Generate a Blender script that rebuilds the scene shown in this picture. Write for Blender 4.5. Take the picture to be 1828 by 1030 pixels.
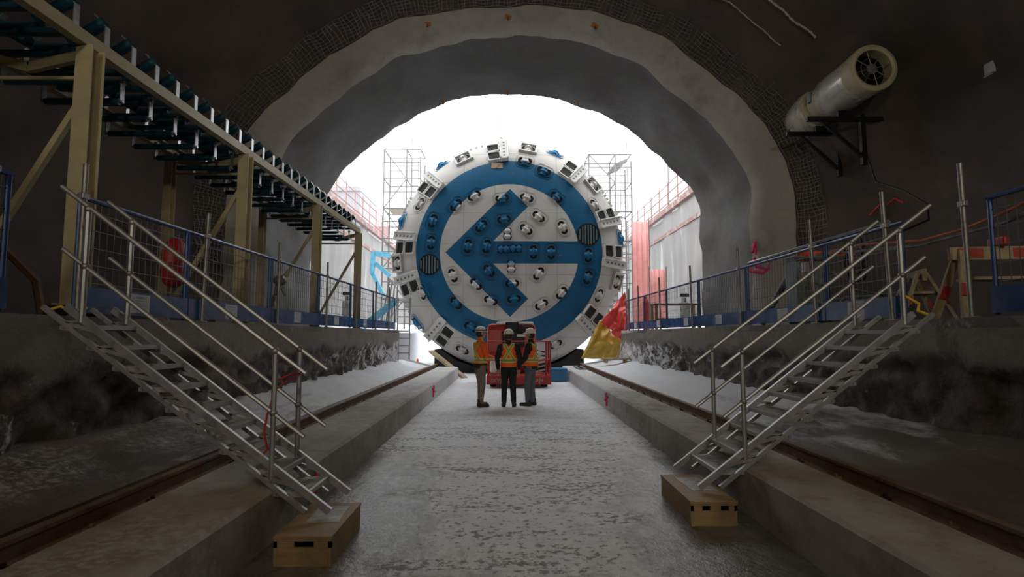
import bpy, bmesh, math, random
from math import sin, cos, pi, radians as R
from mathutils import Vector as V, Matrix, noise, Euler
random.seed(7)
for o in list(bpy.data.objects): bpy.data.objects.remove(o)
SC = bpy.context.scene
COL = SC.collection
# ------------------------------------------------------------------ camera, sky, light, exposure
cd = bpy.data.cameras.new('camera'); cam = bpy.data.objects.new('camera', cd); COL.objects.link(cam)
cam.location = (0, 0, 1.64); cam.rotation_euler = (R(90) + math.atan(.083), 0, -math.atan(.009))
cd.sensor_width = 36; cd.lens = 36 * 1000 / 1828; cd.clip_start = .05; cd.clip_end = 400
SC.camera = cam
SC.view_settings.view_transform = 'Standard'; SC.view_settings.look = 'None'
SC.view_settings.exposure = 0; SC.view_settings.gamma = 1; SC.view_settings.use_curve_mapping = False
wd = bpy.data.worlds.new('overcast_sky'); SC.world = wd; wd.use_nodes = True
bg = wd.node_tree.nodes['Background']; bg.inputs[0].default_value = (.97, .985, 1, 1); bg.inputs[1].default_value = 4.0
def lamp(name, loc, rot, size, power, colr):
    l = bpy.data.lights.new(name, 'AREA'); l.size = size; l.energy = power; l.color = colr
    o = bpy.data.objects.new(name, l); COL.objects.link(o); o.location = loc; o.rotation_euler = rot
def flood(name, loc, tgt, power, colr, ang, blend=.8):
    l = bpy.data.lights.new(name, 'SPOT'); l.energy = power; l.color = colr; l.spot_size = R(ang); l.spot_blend = blend; l.shadow_soft_size = .35
    o = bpy.data.objects.new(name, l); COL.objects.link(o); o.location = loc; o.rotation_euler = (V(tgt) - V(loc)).to_track_quat('-Z', 'Y').to_euler()
flood('tunnel_flood_light', (-2.5, -8, 6.5), (.5, 16, 7.5), 900, (1, .93, .80), 75)
flood('tunnel_flood_light', (3.5, -8, 6.5), (0, 16, 7.5), 900, (1, .95, .84), 75)
lamp('tunnel_work_light', (-1.5, -5, 8.5), (R(52), 0, R(-8)), 1.6, 75, (1, .74, .42))
lamp('tunnel_work_light', (5.5, -4, 8), (R(50), 0, R(18)), 1.6, 55, (1, .84, .55))
# ------------------------------------------------------------------ naming helpers
def tag(o, label=None, cat=None, group=None, kind=None):
    for k, v in (('label', label), ('category', cat), ('group', group), ('kind', kind)):
        if v: o[k] = v
    return o
def thing(name, label, cat, loc=(0, 0, 0), rz=0, group=None):
    o = bpy.data.objects.new(name, None); COL.objects.link(o); o.empty_display_size = .2
    o.location = loc; o.rotation_euler = (0, 0, rz)
    return tag(o, label, cat, group)
ORD = ['nearest', 'second nearest', 'third nearest', 'fourth nearest', 'fifth nearest', 'sixth nearest', 'seventh nearest', 'eighth nearest', 'ninth nearest', 'tenth nearest']
def copy_tree(o, parent=None):
    c = o.copy(); COL.objects.link(c); c.parent = parent
    for ch in list(o.children): copy_tree(ch, c)
    return c
# ------------------------------------------------------------------ mesh helper
class MB:
    def __init__(s): s.v = []; s.f = []; s.m = []; s.mi = 0
    def add(s, vs, fs, mi=None):
        n = len(s.v); s.v += [tuple(q) for q in vs]; s.f += [tuple(i + n for i in f) for f in fs]
        s.m += [s.mi if mi is None else mi] * len(fs); return s
    def box(s, c, d, rot=None, mi=None, bev=0):
        x, y, z = (q / 2 for q in d)
        if bev and min(x, y, z) > bev:
            b = bev; vs = []; fs = []
            bm = bmesh.new(); bmesh.ops.create_cube(bm, size=1)
            for q in bm.verts: q.co = V((q.co.x * d[0], q.co.y * d[1], q.co.z * d[2]))
            bmesh.ops.bevel(bm, geom=bm.edges[:], offset=b, segments=2, affect='EDGES', profile=.5)
            bm.verts.index_update(); vs = [q.co.copy() for q in bm.verts]; fs = [[q.index for q in f.verts] for f in bm.faces]; bm.free()
        else:
            vs = [V((i * x, j * y, k * z)) for i in (-1, 1) for j in (-1, 1) for k in (-1, 1)]
            fs = [(0, 1, 3, 2), (4, 6, 7, 5), (0, 4, 5, 1), (2, 3, 7, 6), (0, 2, 6, 4), (1, 5, 7, 3)]
        M = rot.to_matrix() if isinstance(rot, Euler) else rot
        if M is not None: vs = [M @ q for q in vs]
        return s.add([q + V(c) for q in vs], fs, mi)
    def beam(s, p, q, w, h, up=(0, 0, 1), mi=None, bev=0):
        p, q = V(p), V(q); d = q - p; L = d.length; d.normalize(); u = V(up)
        if abs(d.dot(u)) > .98: u = V((0, 1, 0)) if abs(d.y) < .9 else V((1, 0, 0))
        x = d.cross(u).normalized(); z = x.cross(d).normalized()
        return s.box((p + q) / 2, (w, L, h), Matrix((x, d, z)).transposed(), mi, bev)
    def tube(s, p, q, r, r2=None, n=8, mi=None): return s.pipe([p, q], [r, r if r2 is None else r2], n, mi)
    def pipe(s, pts, r, n=8, mi=None, close=False):
        pts = [V(p) for p in pts]; k = len(pts); rs = r if isinstance(r, (list, tuple)) else [r] * k; vs = []; fs = []; u = None
        for i, p in enumerate(pts):
            d = (pts[min(i + 1, k - 1)] - pts[max(i - 1, 0)]) if not close else (pts[(i + 1) % k] - pts[i - 1])
            d.normalize()
            if u is None: u = d.orthogonal().normalized()
            u = (u - d * u.dot(d))
            if u.length < 1e-5: u = d.orthogonal()
            u.normalize(); w = d.cross(u)
            vs += [p + (u * cos(2 * pi * j / n) + w * sin(2 * pi * j / n)) * rs[i] for j in range(n)]
        for i in range(k if close else k - 1):
            a, b = i * n, ((i + 1) % k) * n
            fs += [(a + j, a + (j + 1) % n, b + (j + 1) % n, b + j) for j in range(n)]
        if not close: fs += [tuple(range(n))[::-1], tuple(range((k - 1) * n, k * n))]
        return s.add(vs, fs, mi)
    def lathe(s, prof, o=(0, 0, 0), axis=(0, 0, 1), n=24, mi=None, cap=True):
        a = V(axis).normalized(); u = a.orthogonal().normalized(); w = a.cross(u); o = V(o); vs = []; fs = []
        for r, h in prof: vs += [o + a * h + (u * cos(2 * pi * j / n) + w * sin(2 * pi * j / n)) * r for j in range(n)]
        for i in range(len(prof) - 1):
            for j in range(n): fs.append((i * n + j, i * n + (j + 1) % n, (i + 1) * n + (j + 1) % n, (i + 1) * n + j))
        if cap:
            if prof[0][0] > 1e-4: fs.append(tuple(range(n))[::-1])
            if prof[-1][0] > 1e-4: fs.append(tuple(range((len(prof) - 1) * n, len(prof) * n)))
        return s.add(vs, fs, mi)
    def prism(s, poly, d, mi=None):
        vs = [V(p) for p in poly]; n = len(vs); d = V(d)
        return s.add(vs + [p + d for p in vs], [tuple(range(n))[::-1], tuple(range(n, 2 * n))] + [(i, (i + 1) % n, n + (i + 1) % n, n + i) for i in range(n)], mi)
    def ell(s, c, r, rot=None, n=14, mi=None):
        M = rot.to_matrix() if isinstance(rot, Euler) else rot; vs = []; fs = []; m = n // 2 + 1
        for i in range(m + 1):
            for j in range(n):
                q = V((sin(pi * i / m) * cos(2 * pi * j / n) * r[0], sin(pi * i / m) * sin(2 * pi * j / n) * r[1], cos(pi * i / m) * r[2]))
                vs.append((M @ q if M else q) + V(c))
        for i in range(m):
            for j in range(n): fs.append((i * n + j, (i + 1) * n + j, (i + 1) * n + (j + 1) % n, i * n + (j + 1) % n))
        return s.add(vs, fs, mi)
    def cap(s, p, q, r1, r2, n=12, mi=None):
        p, q = V(p), V(q); d = (q - p); L = max(d.length, 1e-4); pr = []
        for i in range(5): a = pi / 2 * i / 4; pr.append((max(r1 * sin(a), 1e-5), -r1 * cos(a)))
        for i in range(5): a = pi / 2 * i / 4; pr.append((max(r2 * cos(a), 1e-5), L + r2 * sin(a)))
        return s.lathe(pr, p, d, n, mi, False)
    def grid(s, fn, nu, nv, mi=None, mf=None):
        vs = [fn(i / nu, j / nv) for i in range(nu + 1) for j in range(nv + 1)]
        n = len(s.v); s.v += [tuple(q) for q in vs]
        for i in range(nu):
            for j in range(nv):
                a = i * (nv + 1) + j; s.f.append((n + a, n + a + nv + 1, n + a + nv + 2, n + a + 1)); s.m.append(mf(i / nu, j / nv) if mf else (s.mi if mi is None else mi))
        return s
    def build(s, name, mats, parent=None, smooth=False, clean=True):
        me = bpy.data.meshes.new(name); me.from_pydata([tuple(q) for q in s.v], [], s.f)
        for m in (mats if isinstance(mats, (list, tuple)) else [mats]): me.materials.append(m)
        me.polygons.foreach_set('material_index', s.m)
        bm = bmesh.new(); bm.from_mesh(me)
        if clean:
            bmesh.ops.remove_doubles(bm, verts=bm.verts, dist=1e-5); bmesh.ops.recalc_face_normals(bm, faces=bm.faces)
        bm.to_mesh(me); bm.free()
        if smooth:
            me.polygons.foreach_set('use_smooth', [True] * len(me.polygons))
            me.set_sharp_from_angle(angle=R(40))
        o = bpy.data.objects.new(name, me); COL.objects.link(o); o.parent = parent
        return o
def struct(name, mb, m, **k): return tag(mb.build(name, m, **k), kind='structure')
def organic(mb, name, mats, parent, vox=.012, sm=3):
    o = mb.build(name, mats, None, clean=False)
    r = o.modifiers.new('r', 'REMESH'); r.mode = 'VOXEL'; r.voxel_size = vox
    q = o.modifiers.new('s', 'SMOOTH'); q.iterations = sm; q.factor = .5
    bpy.context.view_layer.update(); dg = bpy.context.evaluated_depsgraph_get()
    me = bpy.data.meshes.new_from_object(o.evaluated_get(dg)); o.modifiers.clear(); old = o.data; o.data = me; bpy.data.meshes.remove(old)
    me.materials.clear()
    for m in (mats if isinstance(mats, (list, tuple)) else [mats]): me.materials.append(m)
    me.polygons.foreach_set('use_smooth', [True] * len(me.polygons)); o.parent = parent
    return o
def text_mesh(txt, size, loc, rot, m, name, parent, ext=.004):
    cu = bpy.data.curves.new('t', 'FONT'); cu.body = txt; cu.size = size; cu.extrude = ext; cu.align_x = 'LEFT'; cu.offset = size * .02
    t = bpy.data.objects.new('t', cu); COL.objects.link(t); bpy.context.view_layer.update()
    me = bpy.data.meshes.new_from_object(t.evaluated_get(bpy.context.evaluated_depsgraph_get())); bpy.data.objects.remove(t)
    me.materials.clear(); me.materials.append(m); o = bpy.data.objects.new(name, me); COL.objects.link(o); o.location = loc; o.rotation_euler = rot; o.parent = parent
    return o
def nz(x, y=0, z=0, s=1.0): return noise.noise(V((x, y, z)) * s)
# ------------------------------------------------------------------ material helper
class G:
    def __init__(s, name):
        s.mat = bpy.data.materials.new(name); s.mat.use_nodes = True; s.t = s.mat.node_tree; s.b = s.t.nodes['Principled BSDF']; s.co = None
    def n(s, ty, **k):
        o = s.t.nodes.new(ty)
        for a, b in k.items(): setattr(o, a, b)
        return o
    def set(s, inp, v):
        if isinstance(v, bpy.types.NodeSocket): s.t.links.new(v, inp)
        else: inp.default_value = (v[0], v[1], v[2], 1) if isinstance(v, tuple) and len(v) == 3 and inp.type == 'RGBA' else v
    def ma(s, op, a, b=None, c=None, clamp=False):
        o = s.n('ShaderNodeMath', operation=op, use_clamp=clamp); s.set(o.inputs[0], a)
        if b is not None: s.set(o.inputs[1], b)
        if c is not None: s.set(o.inputs[2], c)
        return o.outputs[0]
    def pos(s, obj=None):
        if obj is not None: t = s.n('ShaderNodeTexCoord'); t.object = obj; return t.outputs['Object']
        return s.n('ShaderNodeNewGeometry').outputs['Position']
    def loc(s): return s.n('ShaderNodeTexCoord').outputs['Object']
    def xyz(s, v): o = s.n('ShaderNodeSeparateXYZ'); s.set(o.inputs[0], v); return o.outputs
    def noise(s, v, sc, det=4, rough=.55, stretch=None):
        if stretch: m = s.n('ShaderNodeMapping'); s.set(m.inputs[0], v); m.inputs['Scale'].default_value = stretch; v = m.outputs[0]
        o = s.n('ShaderNodeTexNoise'); s.set(o.inputs['Vector'], v); o.inputs['Scale'].default_value = sc; o.inputs['Detail'].default_value = det; o.inputs['Roughness'].default_value = rough
        return o.outputs['Fac']
    def ramp(s, f, a, b, lo=0., hi=1.):
        o = s.n('ShaderNodeMapRange'); s.set(o.inputs[0], f)
        for i, q in enumerate((a, b, lo, hi)): o.inputs[i + 1].default_value = q
        return o.outputs[0]
    def mix(s, f, a, b):
        o = s.n('ShaderNodeMix', data_type='RGBA'); s.set(o.inputs[0], f); s.set(o.inputs[6], a); s.set(o.inputs[7], b); return o.outputs[2]
    def bump(s, h, st=.3, dist=.02, prev=None):
        o = s.n('ShaderNodeBump'); s.set(o.inputs['Height'], h); o.inputs['Strength'].default_value = st; o.inputs['Distance'].default_value = dist
        if prev is not None: s.t.links.new(prev, o.inputs['Normal'])
        s.t.links.new(o.outputs[0], s.b.inputs['Normal']); return o.outputs[0]
    def out(s, col=None, rough=None, metal=None, **k):
        if col is not None: s.set(s.b.inputs['Base Color'], col)
        if rough is not None: s.set(s.b.inputs['Roughness'], rough)
        if metal is not None: s.set(s.b.inputs['Metallic'], metal)
        for a, b in k.items(): s.set(s.b.inputs[a], b)
        return s.mat
def M(name, c, rough=.6, metal=0., var=.25, sc=6., bump=.15, dirt=None, dist=.01, stretch=None, dirt_t=(.5, .65)):
    g = G(name); p = g.loc(); f = g.noise(p, sc, 5, .6, stretch)
    lo = tuple(q * (1 - var) for q in c); hi = tuple(min(1, q * (1 + var)) for q in c)
    cc = g.mix(g.ramp(f, .3, .7), lo, hi)
    if dirt: cc = g.mix(g.ramp(g.noise(p, sc * .6, 6, .65), dirt_t[0], dirt_t[1], 0, .85), cc, dirt)
    if bump: g.bump(g.noise(p, sc * 4, 4), bump, dist)
    return g.out(cc, g.ramp(f, .2, .8, max(rough - .1, .05), min(rough + .1, 1)), metal)
steel = M('galvanised_steel', (.42, .43, .44), .38, .85, .25, 9)
alu = M('aluminium', (.40, .40, .39), .48, .75, .15, 8)
dull_steel = M('dull_pole_steel', (.30, .29, .27), .5, .7, .3, 7, dirt=(.16, .12, .09))
cream = M('cream_painted_steel', (.44, .37, .22), .5, .1, .12, 3, dirt=(.30, .24, .15), dirt_t=(.6, .75))
teal = M('dark_teal_paint', (.006, .055, .085), .4, .1, .2, 5)
blue = M('blue_board_paint', (.015, .07, .22), .25, 0, .25, 3, dirt=(.05, .11, .22), bump=.05)
blue_rail = M('blue_rail_paint', (.035, .07, .2), .4, .2, .2, 6)
wirem = M('fence_wire', (.13, .14, .16), .5, .6, .1)
black = M('black_shade_and_trim', (.006, .006, .006), .8, 0, .1, bump=0)  # black colour paints the shade inside openings; also plain black trim
blacksteel = M('black_steel', (.012, .012, .013), .5, .4, .2)
paper = M('weathered_notice_paper', (.55, .56, .58), .8, 0, .08, 30)
printm = M('grey_print', (.32, .33, .36), .8, 0, .1)
woodb = M('plywood_box_wood', (.34, .23, .11), .65, 0, .25, 2.5, dirt=(.2, .13, .07), stretch=(1, 6, 6))
wood = M('pale_timber', (.42, .33, .2), .7, 0, .25, 3, dirt=(.22, .17, .1), stretch=(5, 5, 1))
redm = M('red_paint', (.42, .025, .02), .45, 0, .15, 4)
redstripe = M('red_stripe_paint', (.5, .06, .05), .6, 0, .2, 9)
snow = M('snow', (.86, .87, .89), .7, 0, .05, 6, bump=.4)
rust = M('rusty_steel', (.17, .088, .045), .7, .2, .4, 5, dirt=(.16, .14, .12))
orange = M('orange_hivis', (.95, .09, .015), .75, 0, .1, 20, bump=.3)
orange_cab = M('orange_cable', (.75, .2, .08), .5, 0, .1)
pinkp = M('pink_paint_mark', (.75, .04, .16), .8, 0, .3, 9)
ribbon = M('red_ribbon', (.5, .03, .03), .7, 0, .2)
yellowm = M('yellow_plastic', (.65, .42, .03), .5, 0, .2)
greycab = M('grey_cabinet_paint', (.22, .26, .26), .45, .2, .12, 3)
skin = M('skin', (.45, .26, .18), .55, 0, .1, 12)
hairm = M('dark_hair', (.03, .022, .018), .8, 0, .3, 40, stretch=(1, 1, .2))
whitep = M('white_helmet_plastic', (.82, .81, .78), .35, 0, .05)
darkcloth = M('black_cloth', (.014, .014, .017), .85, 0, .2, 15, bump=.3)
khaki = M('khaki_trouser_cloth', (.20, .17, .14), .85, 0, .15, 15, bump=.3)
jean = M('grey_jean_cloth', (.12, .13, .155), .85, 0, .2, 15, bump=.3)
boot = M('dark_boot_leather', (.025, .018, .015), .6, 0, .2)
redtarp = M('red_tarpaulin', (.75, .06, .045), .3, 0, .15, 3)
yeltarp = M('yellow_tarpaulin', (.45, .29, .04), .35, 0, .2, 3)
palepost = M('pale_scaffold_steel', (.17, .17, .17), .6, .2, .1)
# ------------------------------------------------------------------ structure materials
def concrete(name, c, var=.25, sc=1.2, stretch=None, rough=.8, snowy=None, snow_lvl=.8, dirt=(.1, .08, .06), dl=(.5, .62), bump=.5, dist=.03):
    g = G(name); p = g.pos(); f = g.noise(p, sc, 6, .6, stretch); f2 = g.noise(p, sc * 7, 5, .65, stretch)
    cc = g.mix(g.ramp(f, .3, .7), tuple(q * (1 - var) for q in c), tuple(q * (1 + var) for q in c))
    cc = g.mix(g.ramp(f2, .35, .75, 0, .35), cc, tuple(q * .55 for q in c))
    cc = g.mix(g.ramp(g.noise(p, sc * 1.7, 7, .7, stretch), dl[0], dl[1], 0, .7), cc, dirt)
    rg = rough
    if snowy:
        y = g.xyz(p)[1]; t = g.ramp(y, snowy[0], snowy[1]); n = g.noise(p, 1.1, 8, .72, (1.6, .5, 1))
        k = g.ramp(g.ma('ADD', g.ma('MULTIPLY', t, .9), n), .78, 1.0, 0, snow_lvl)
        cc = g.mix(k, cc, (.72, .74, .77)); fr_ = g.ma('MULTIPLY', g.ramp(g.noise(p, .75, 3, .5, (1.5, .7, 1)), .5, .62), g.ramp(g.noise(p, 16, 6, .75), .46, .6, 0, .5)); cc = g.mix(fr_, cc, (.55, .55, .55)); rg = g.ramp(k, 0, 1, rough, .75)
    g.bump(f2, bump, dist); return g.out(cc, rg, 0)
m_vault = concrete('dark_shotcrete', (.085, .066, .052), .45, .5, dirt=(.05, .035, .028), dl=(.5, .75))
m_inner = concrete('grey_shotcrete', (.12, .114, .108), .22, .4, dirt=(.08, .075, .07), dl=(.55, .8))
m_ridge = concrete('pale_shotcrete_ridge', (.50, .48, .42), .15, .5, dirt=(.2, .18, .15), dl=(.55, .8))
m_curb = concrete('kerb_concrete', (.36, .335, .28), .2, .8, snowy=(6, 20), snow_lvl=.55, dirt=(.17, .11, .05), dl=(.48, .66), bump=.3, dist=.015)
m_ledge = concrete('muddy_ledge', (.12, .098, .075), .35, .7, snowy=(2.5, 14), snow_lvl=.9, dirt=(.06, .045, .035), rough=.55, stretch=(1, .35, 1))
m_plat = concrete('platform_concrete', (.12, .11, .1), .2, .8, snowy=(18, 24))
m_out = concrete('pit_wall_concrete', (.27, .265, .26), .2, .25, stretch=(1, 1, .12), dirt=(.6, .6, .62), dl=(.58, .66))
m_snowg = concrete('trodden_snow', (.8, .82, .85), .08, .5, dirt=(.6, .6, .62), dl=(.6, .8))
def wall_mat():
    g = G('retaining_wall_concrete'); p = g.pos(); x, y, z = g.xyz(p); n = g.noise(p, 1.3, 6, .7)
    cc = g.mix(g.ramp(g.noise(p, .8, 6, .6, (1, .5, 2)), .3, .7), (.15, .135, .11), (.23, .21, .175))
    cc = g.mix(g.ramp(g.noise(p, 2.2, 6, .7, (1, 1, .5)), .56, .68, 0, .7), cc, (.09, .075, .06))
    hgt = g.ma('ADD', z, g.ma('MULTIPLY', g.ma('SUBTRACT', n, .5), -1.1))
    k = g.ramp(hgt, 1.28, 1.38, 1, 0); rock = g.mix(g.ramp(g.noise(p, 4, 7, .7), .35, .65), (.02, .016, .014), (.15, .125, .105))
    fs = g.ramp(g.ma('ADD', g.noise(p, 3, 7, .75), g.ramp(y, 9, 21, 0, .22)), .62, .7)
    rock = g.mix(fs, rock, (.6, .6, .62)); cc = g.mix(k, cc, rock)
    g.bump(g.noise(p, 5, 7, .7), .8, .05); return g.out(cc, .8)
m_wall = wall_mat()
def floor_mat():
    g = G('wet_snowy_trench_floor'); p = g.pos(); x, y, z = g.xyz(p)
    n1 = g.noise(p, .55, 9, .72, (1.2, .55, 1)); n2 = g.noise(p, 5, 7, .7, (1, .7, 1)); n3 = g.noise(p, 1.6, 8, .7, (.5, 1.4, 1)); n4 = g.noise(p, 14, 5, .65)
    wet = g.mix(g.ramp(n2, .3, .7), (.10, .095, .082), (.21, .20, .18))
    cov = g.ma('ADD', n1, g.ma('ADD', g.ramp(y, 3, 11, -.04, .32), g.ma('MULTIPLY', g.ma('SUBTRACT', n3, .5), .55)))
    ctr = g.ramp(g.ma('ABSOLUTE', g.ma('SUBTRACT', x, .15)), .7, 1.9, .05, -.45); cov = g.ma('ADD', cov, g.ma('MULTIPLY', ctr, g.ramp(y, 6, 11, 1, 0)))
    k = g.ramp(cov, .43, .56); snowc = g.mix(g.ramp(n2, .3, .7), (.66, .67, .70), (.86, .87, .90))
    cc = g.mix(k, wet, snowc); mud = g.ramp(g.ma('ADD', n4, g.ma('MULTIPLY', n3, .8)), .93, 1.02, 0, .85)
    cc = g.mix(g.ma('MULTIPLY', mud, g.ramp(y, 9, 14, 1, .15)), cc, (.085, .078, .062))
    nb = g.bump(g.ma('ADD', n2, g.ma('MULTIPLY', n4, .5)), .55, .03); g.bump(g.ma('MULTIPLY', k, 1.), .5, .012, nb)
    return g.out(cc, g.ramp(k, 0, 1, .28, .6))
m_floor = floor_mat()
# ------------------------------------------------------------------ tunnel shell
XL, XR = -3.9, 4.46; PZ = 1.81
S = [(-7.0, 0), (-7.0, 2.5), (-7.02, 4.2), (-6.9, 5.6), (-6.45, 7.05), (-5.25, 8.4), (-3.55, 9.65), (-1.8, 10.3), (0, 10.5), (2, 10.3), (3.9, 9.6), (5.4, 8.4), (6.35, 7.5), (7.0, 6.6), (7.15, 5.0), (7.15, 2.5), (7.15, 0)]
def spl(t):
    t = max(0, min(.9999, t)) * (len(S) - 1); i = int(t); f = t - i
    P = [V((*S[max(0, min(len(S) - 1, i + k))], 0)) for k in (-1, 0, 1, 2)]
    return .5 * ((2 * P[1]) + (P[2] - P[0]) * f + (2 * P[0] - 5 * P[1] + 4 * P[2] - P[3]) * f * f + (3 * P[1] - P[0] - 3 * P[2] + P[3]) * f ** 3)
def sec(t, off, Y):
    p = spl(t); q = spl(t + .01) - spl(t - .01); n = V((-q.y, q.x, 0)).normalized() if q.length > 1e-6 else V((1, 0, 0))
    up = max(0, sin(pi * t)); k = 1 - .28 * up ** 3 if off < 2 else 1 - .1 * up ** 3
    return V((p.x + n.x * off * k, Y, max(0, p.y + n.y * off * k)))
def rough(p, t, Y, a):
    d = a * (nz(p.x * .9, Y * .7, p.z * .9, .7) + .5 * nz(p.x, Y, p.z, 1.9)); c = V((0, 0, 4)); r = V((p.x, 0, p.z)) - c; r.normalize()
    return p + V((r.x, 0, r.z)) * d
NT = 130
def shell(rings, amp, sub=3):
    L = []
    for a, b in zip(rings, rings[1:]):
        k = max(1, int(abs(b[0] - a[0]) / .5 + abs(b[1] - a[1]) / .3)) if sub else 1
        for i in range(k): f = i / k; L.append((a[0] + (b[0] - a[0]) * f, a[1] + (b[1] - a[1]) * f))
    L.append(rings[-1]); m = MB()
    m.grid(lambda u, v: rough(sec(v, L[round(u * (len(L) - 1))][1], L[round(u * (len(L) - 1))][0]), v, L[round(u * (len(L) - 1))][0], amp), len(L) - 1, NT)
    return m
RI = [(20.2, 0), (16.05, 0)]
struct('wall_arch', shell(RI, .16), m_inner, smooth=True, clean=False)
RR = [(16.05, 0), (15.9, .07), (15.75, .22), (15.6, .48), (15.5, .72), (15.42, .92)]
struct('trim_arch', shell(RR, .16), m_ridge, smooth=True, clean=False)
RV = [(15.42, .92), (15.2, 1.05), (14.9, 1.3), (14.5, 1.5), (13.8, 1.9), (12.6, 2.45), (9, 2.7), (0, 2.8), (-12, 2.8)]
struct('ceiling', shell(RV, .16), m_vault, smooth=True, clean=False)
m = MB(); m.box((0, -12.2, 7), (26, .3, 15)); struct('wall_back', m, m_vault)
# headwall outside, above and beside the portal
m = MB()
def hw(u, v):
    p = rough(sec(v, 0, 20.2), v, 20.2, .16); c = V((0, 20.2, 4)); d = (p - c); d.y = 0; k = min(13 / max(abs(d.x), .01), 9.5 / max(d.z, .01)) if d.z > 0 else 13 / max(abs(d.x), .01)
    q = c + d * k; q.z = max(q.z, 0); q.y = 20.2; return p + (q - p) * u
m.grid(hw, 4, NT); struct('wall_portal', m, m_out, clean=False)
m = MB()
for t0, t1, o, Y, r in ((.58, .72, 1.84, 13.8, .014), (.655, .74, 2.06, 13.3, .024)):
    m.pipe([rough(sec(t0 + (t1 - t0) * i / 40, o, Y), 0, Y, .16) + V((0, -.1, -.02 * abs(sin(i * 1.7)))) for i in range(41)], [r * (.6 + .6 * abs(sin(i * .9))) for i in range(41)], 5)
struct('trim_vault_seams', m, m_ridge, smooth=True)
# welded mesh left in the arch step (dark grid) with bright pins
m = MB(); mm = M('dark_reinforcing_mesh', (.27, .26, .25), .6, .4, .3)
def mp(t, w):
    off = .93 + .45 * w; Y = 15.40 - .62 * w; return rough(sec(t, off, Y), t, Y, .16) + V((0, -.06, 0))
NB = 230
for i in range(NB + 1):
    t = .10 + .80 * i / NB
    m.pipe([mp(t + .0012 * sin(i * 2.1), 0), mp(t + .001, .5), mp(t + .0012 * cos(i * 1.7), 1)], .011, 3)
for w in (.0, .14, .28, .42, .57, .71, .85, 1.0):
    m.pipe([mp(.10 + .80 * i / 200, w) + V((.03 * sin(i * 1.3 + w * 9), 0, .03 * cos(i * 1.1))) for i in range(201)], .011, 3)
struct('trim_reinforcing_mesh', m, mm, clean=False)
m = MB()
for t in (.27, .335, .40, .45, .53, .585, .64, .69, .745, .80, .18): m.tube(mp(t, -.15) + V((0, -.06, 0)), mp(t, 1.15) + V((0, -.06, 0)), .012, n=5)
struct('trim_lattice_pins', m, palepost)
# floor slabs, kerbs, ledges, platforms
m = MB(); m.grid(lambda u, v: V((-1.9 + 4.15 * u, -12 + 36 * v, .012 * nz(u * 9, v * 60) + .008 * nz(u * 30, v * 200))), 60, 400); struct('floor', m, m_floor, smooth=True, clean=False)
def curb(x0, x1, name, yend, mt):
    m = MB(); s = 1 if x1 > x0 else -1
    prof = [(x0, -.05), (x0, .39), (x0 + .03 * s, .42), (x1, .43), (x1, -.05)]
    m.prism([(x, -12, z) for x, z in prof], (0, yend + 12, 0)); return struct(name, m, mt)
curb(-1.86, -2.62, 'trim_kerb_left', 21.6, m_curb); curb(2.2, 2.8, 'trim_kerb_right', 22.4, m_curb)
# gap beneath rails
for s, x0, x1, ye, nm in ((-1, -2.6, -2.95, 22.2, 'left'), (1, 2.8, 3.1, 22.6, 'right')):
    m = MB(); m.box(((x0 + x1) / 2, (ye - 12) / 2, .19), (abs(x1 - x0), ye + 12, .42)); struct('trim_rail_bed_' + nm, m, m_ledge)
def ledge(x0, x1, zb, yend, nm):
    m = MB(); m.grid(lambda u, v: V((x0 + (x1 - x0) * u, -12 + (yend + 12) * v, .47 + (zb - .47) * u ** 1.4 + .05 * nz(u * 3, v * 40) * min(1, u * 6) + .03 * nz(u * 8, v * 120) * min(1, u * 6))), 16, 300)
    m.add([(x0, -12, .5), (x0, yend, .5), (x0, yend, -.1), (x0, -12, -.1)], [(0, 1, 2, 3)])
    m.add([(x0, yend, .5), (x1, yend, zb + .05), (x1, yend, -.1), (x0, yend, -.1)], [(0, 1, 2, 3)])
    struct('floor_ledge_' + nm, m, m_ledge, smooth=True, clean=False)
ledge(-2.9, XL - .3, .78, 21.5, 'left'); ledge(3.05, XR + .3, .74, 22.5, 'right')
def rwall(X, s, yend, nm):
    m = MB()
    def f(u, v):
        z = .5 + 1.31 * v; Y = -12 + (yend + 12) * u; lim = 1.38 + .22 * nz(Y * .8, 3.3 * s) ; k = max(0, min(1, (lim - z) * 6))
        d = k * (.05 + .22 * abs(nz(Y * 1.1, z * 2, s)) + .10 * nz(Y * 3, z * 4, s)) + .012 * nz(Y * .8, z); return V((X + s * d - s * .02 * k, Y, z))
    m.grid(f, 700, 26); m.add([(X, yend, .3), (X, yend, 1.81), (X + s * 6, yend, 1.81), (X + s * 6, yend, .3)], [(0, 1, 2, 3)])
    struct('wall_' + nm, m, m_wall, smooth=True, clean=False)
    m = MB(); m.box((X + s * 3.3, (yend - 12) / 2, 1.76), (6.6, yend + 12, .1)); struct('floor_platform_' + nm, m, m_plat)
rwall(XL, -1, 20.4, 'left'); rwall(XR, 1, 21.9, 'right')
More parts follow.
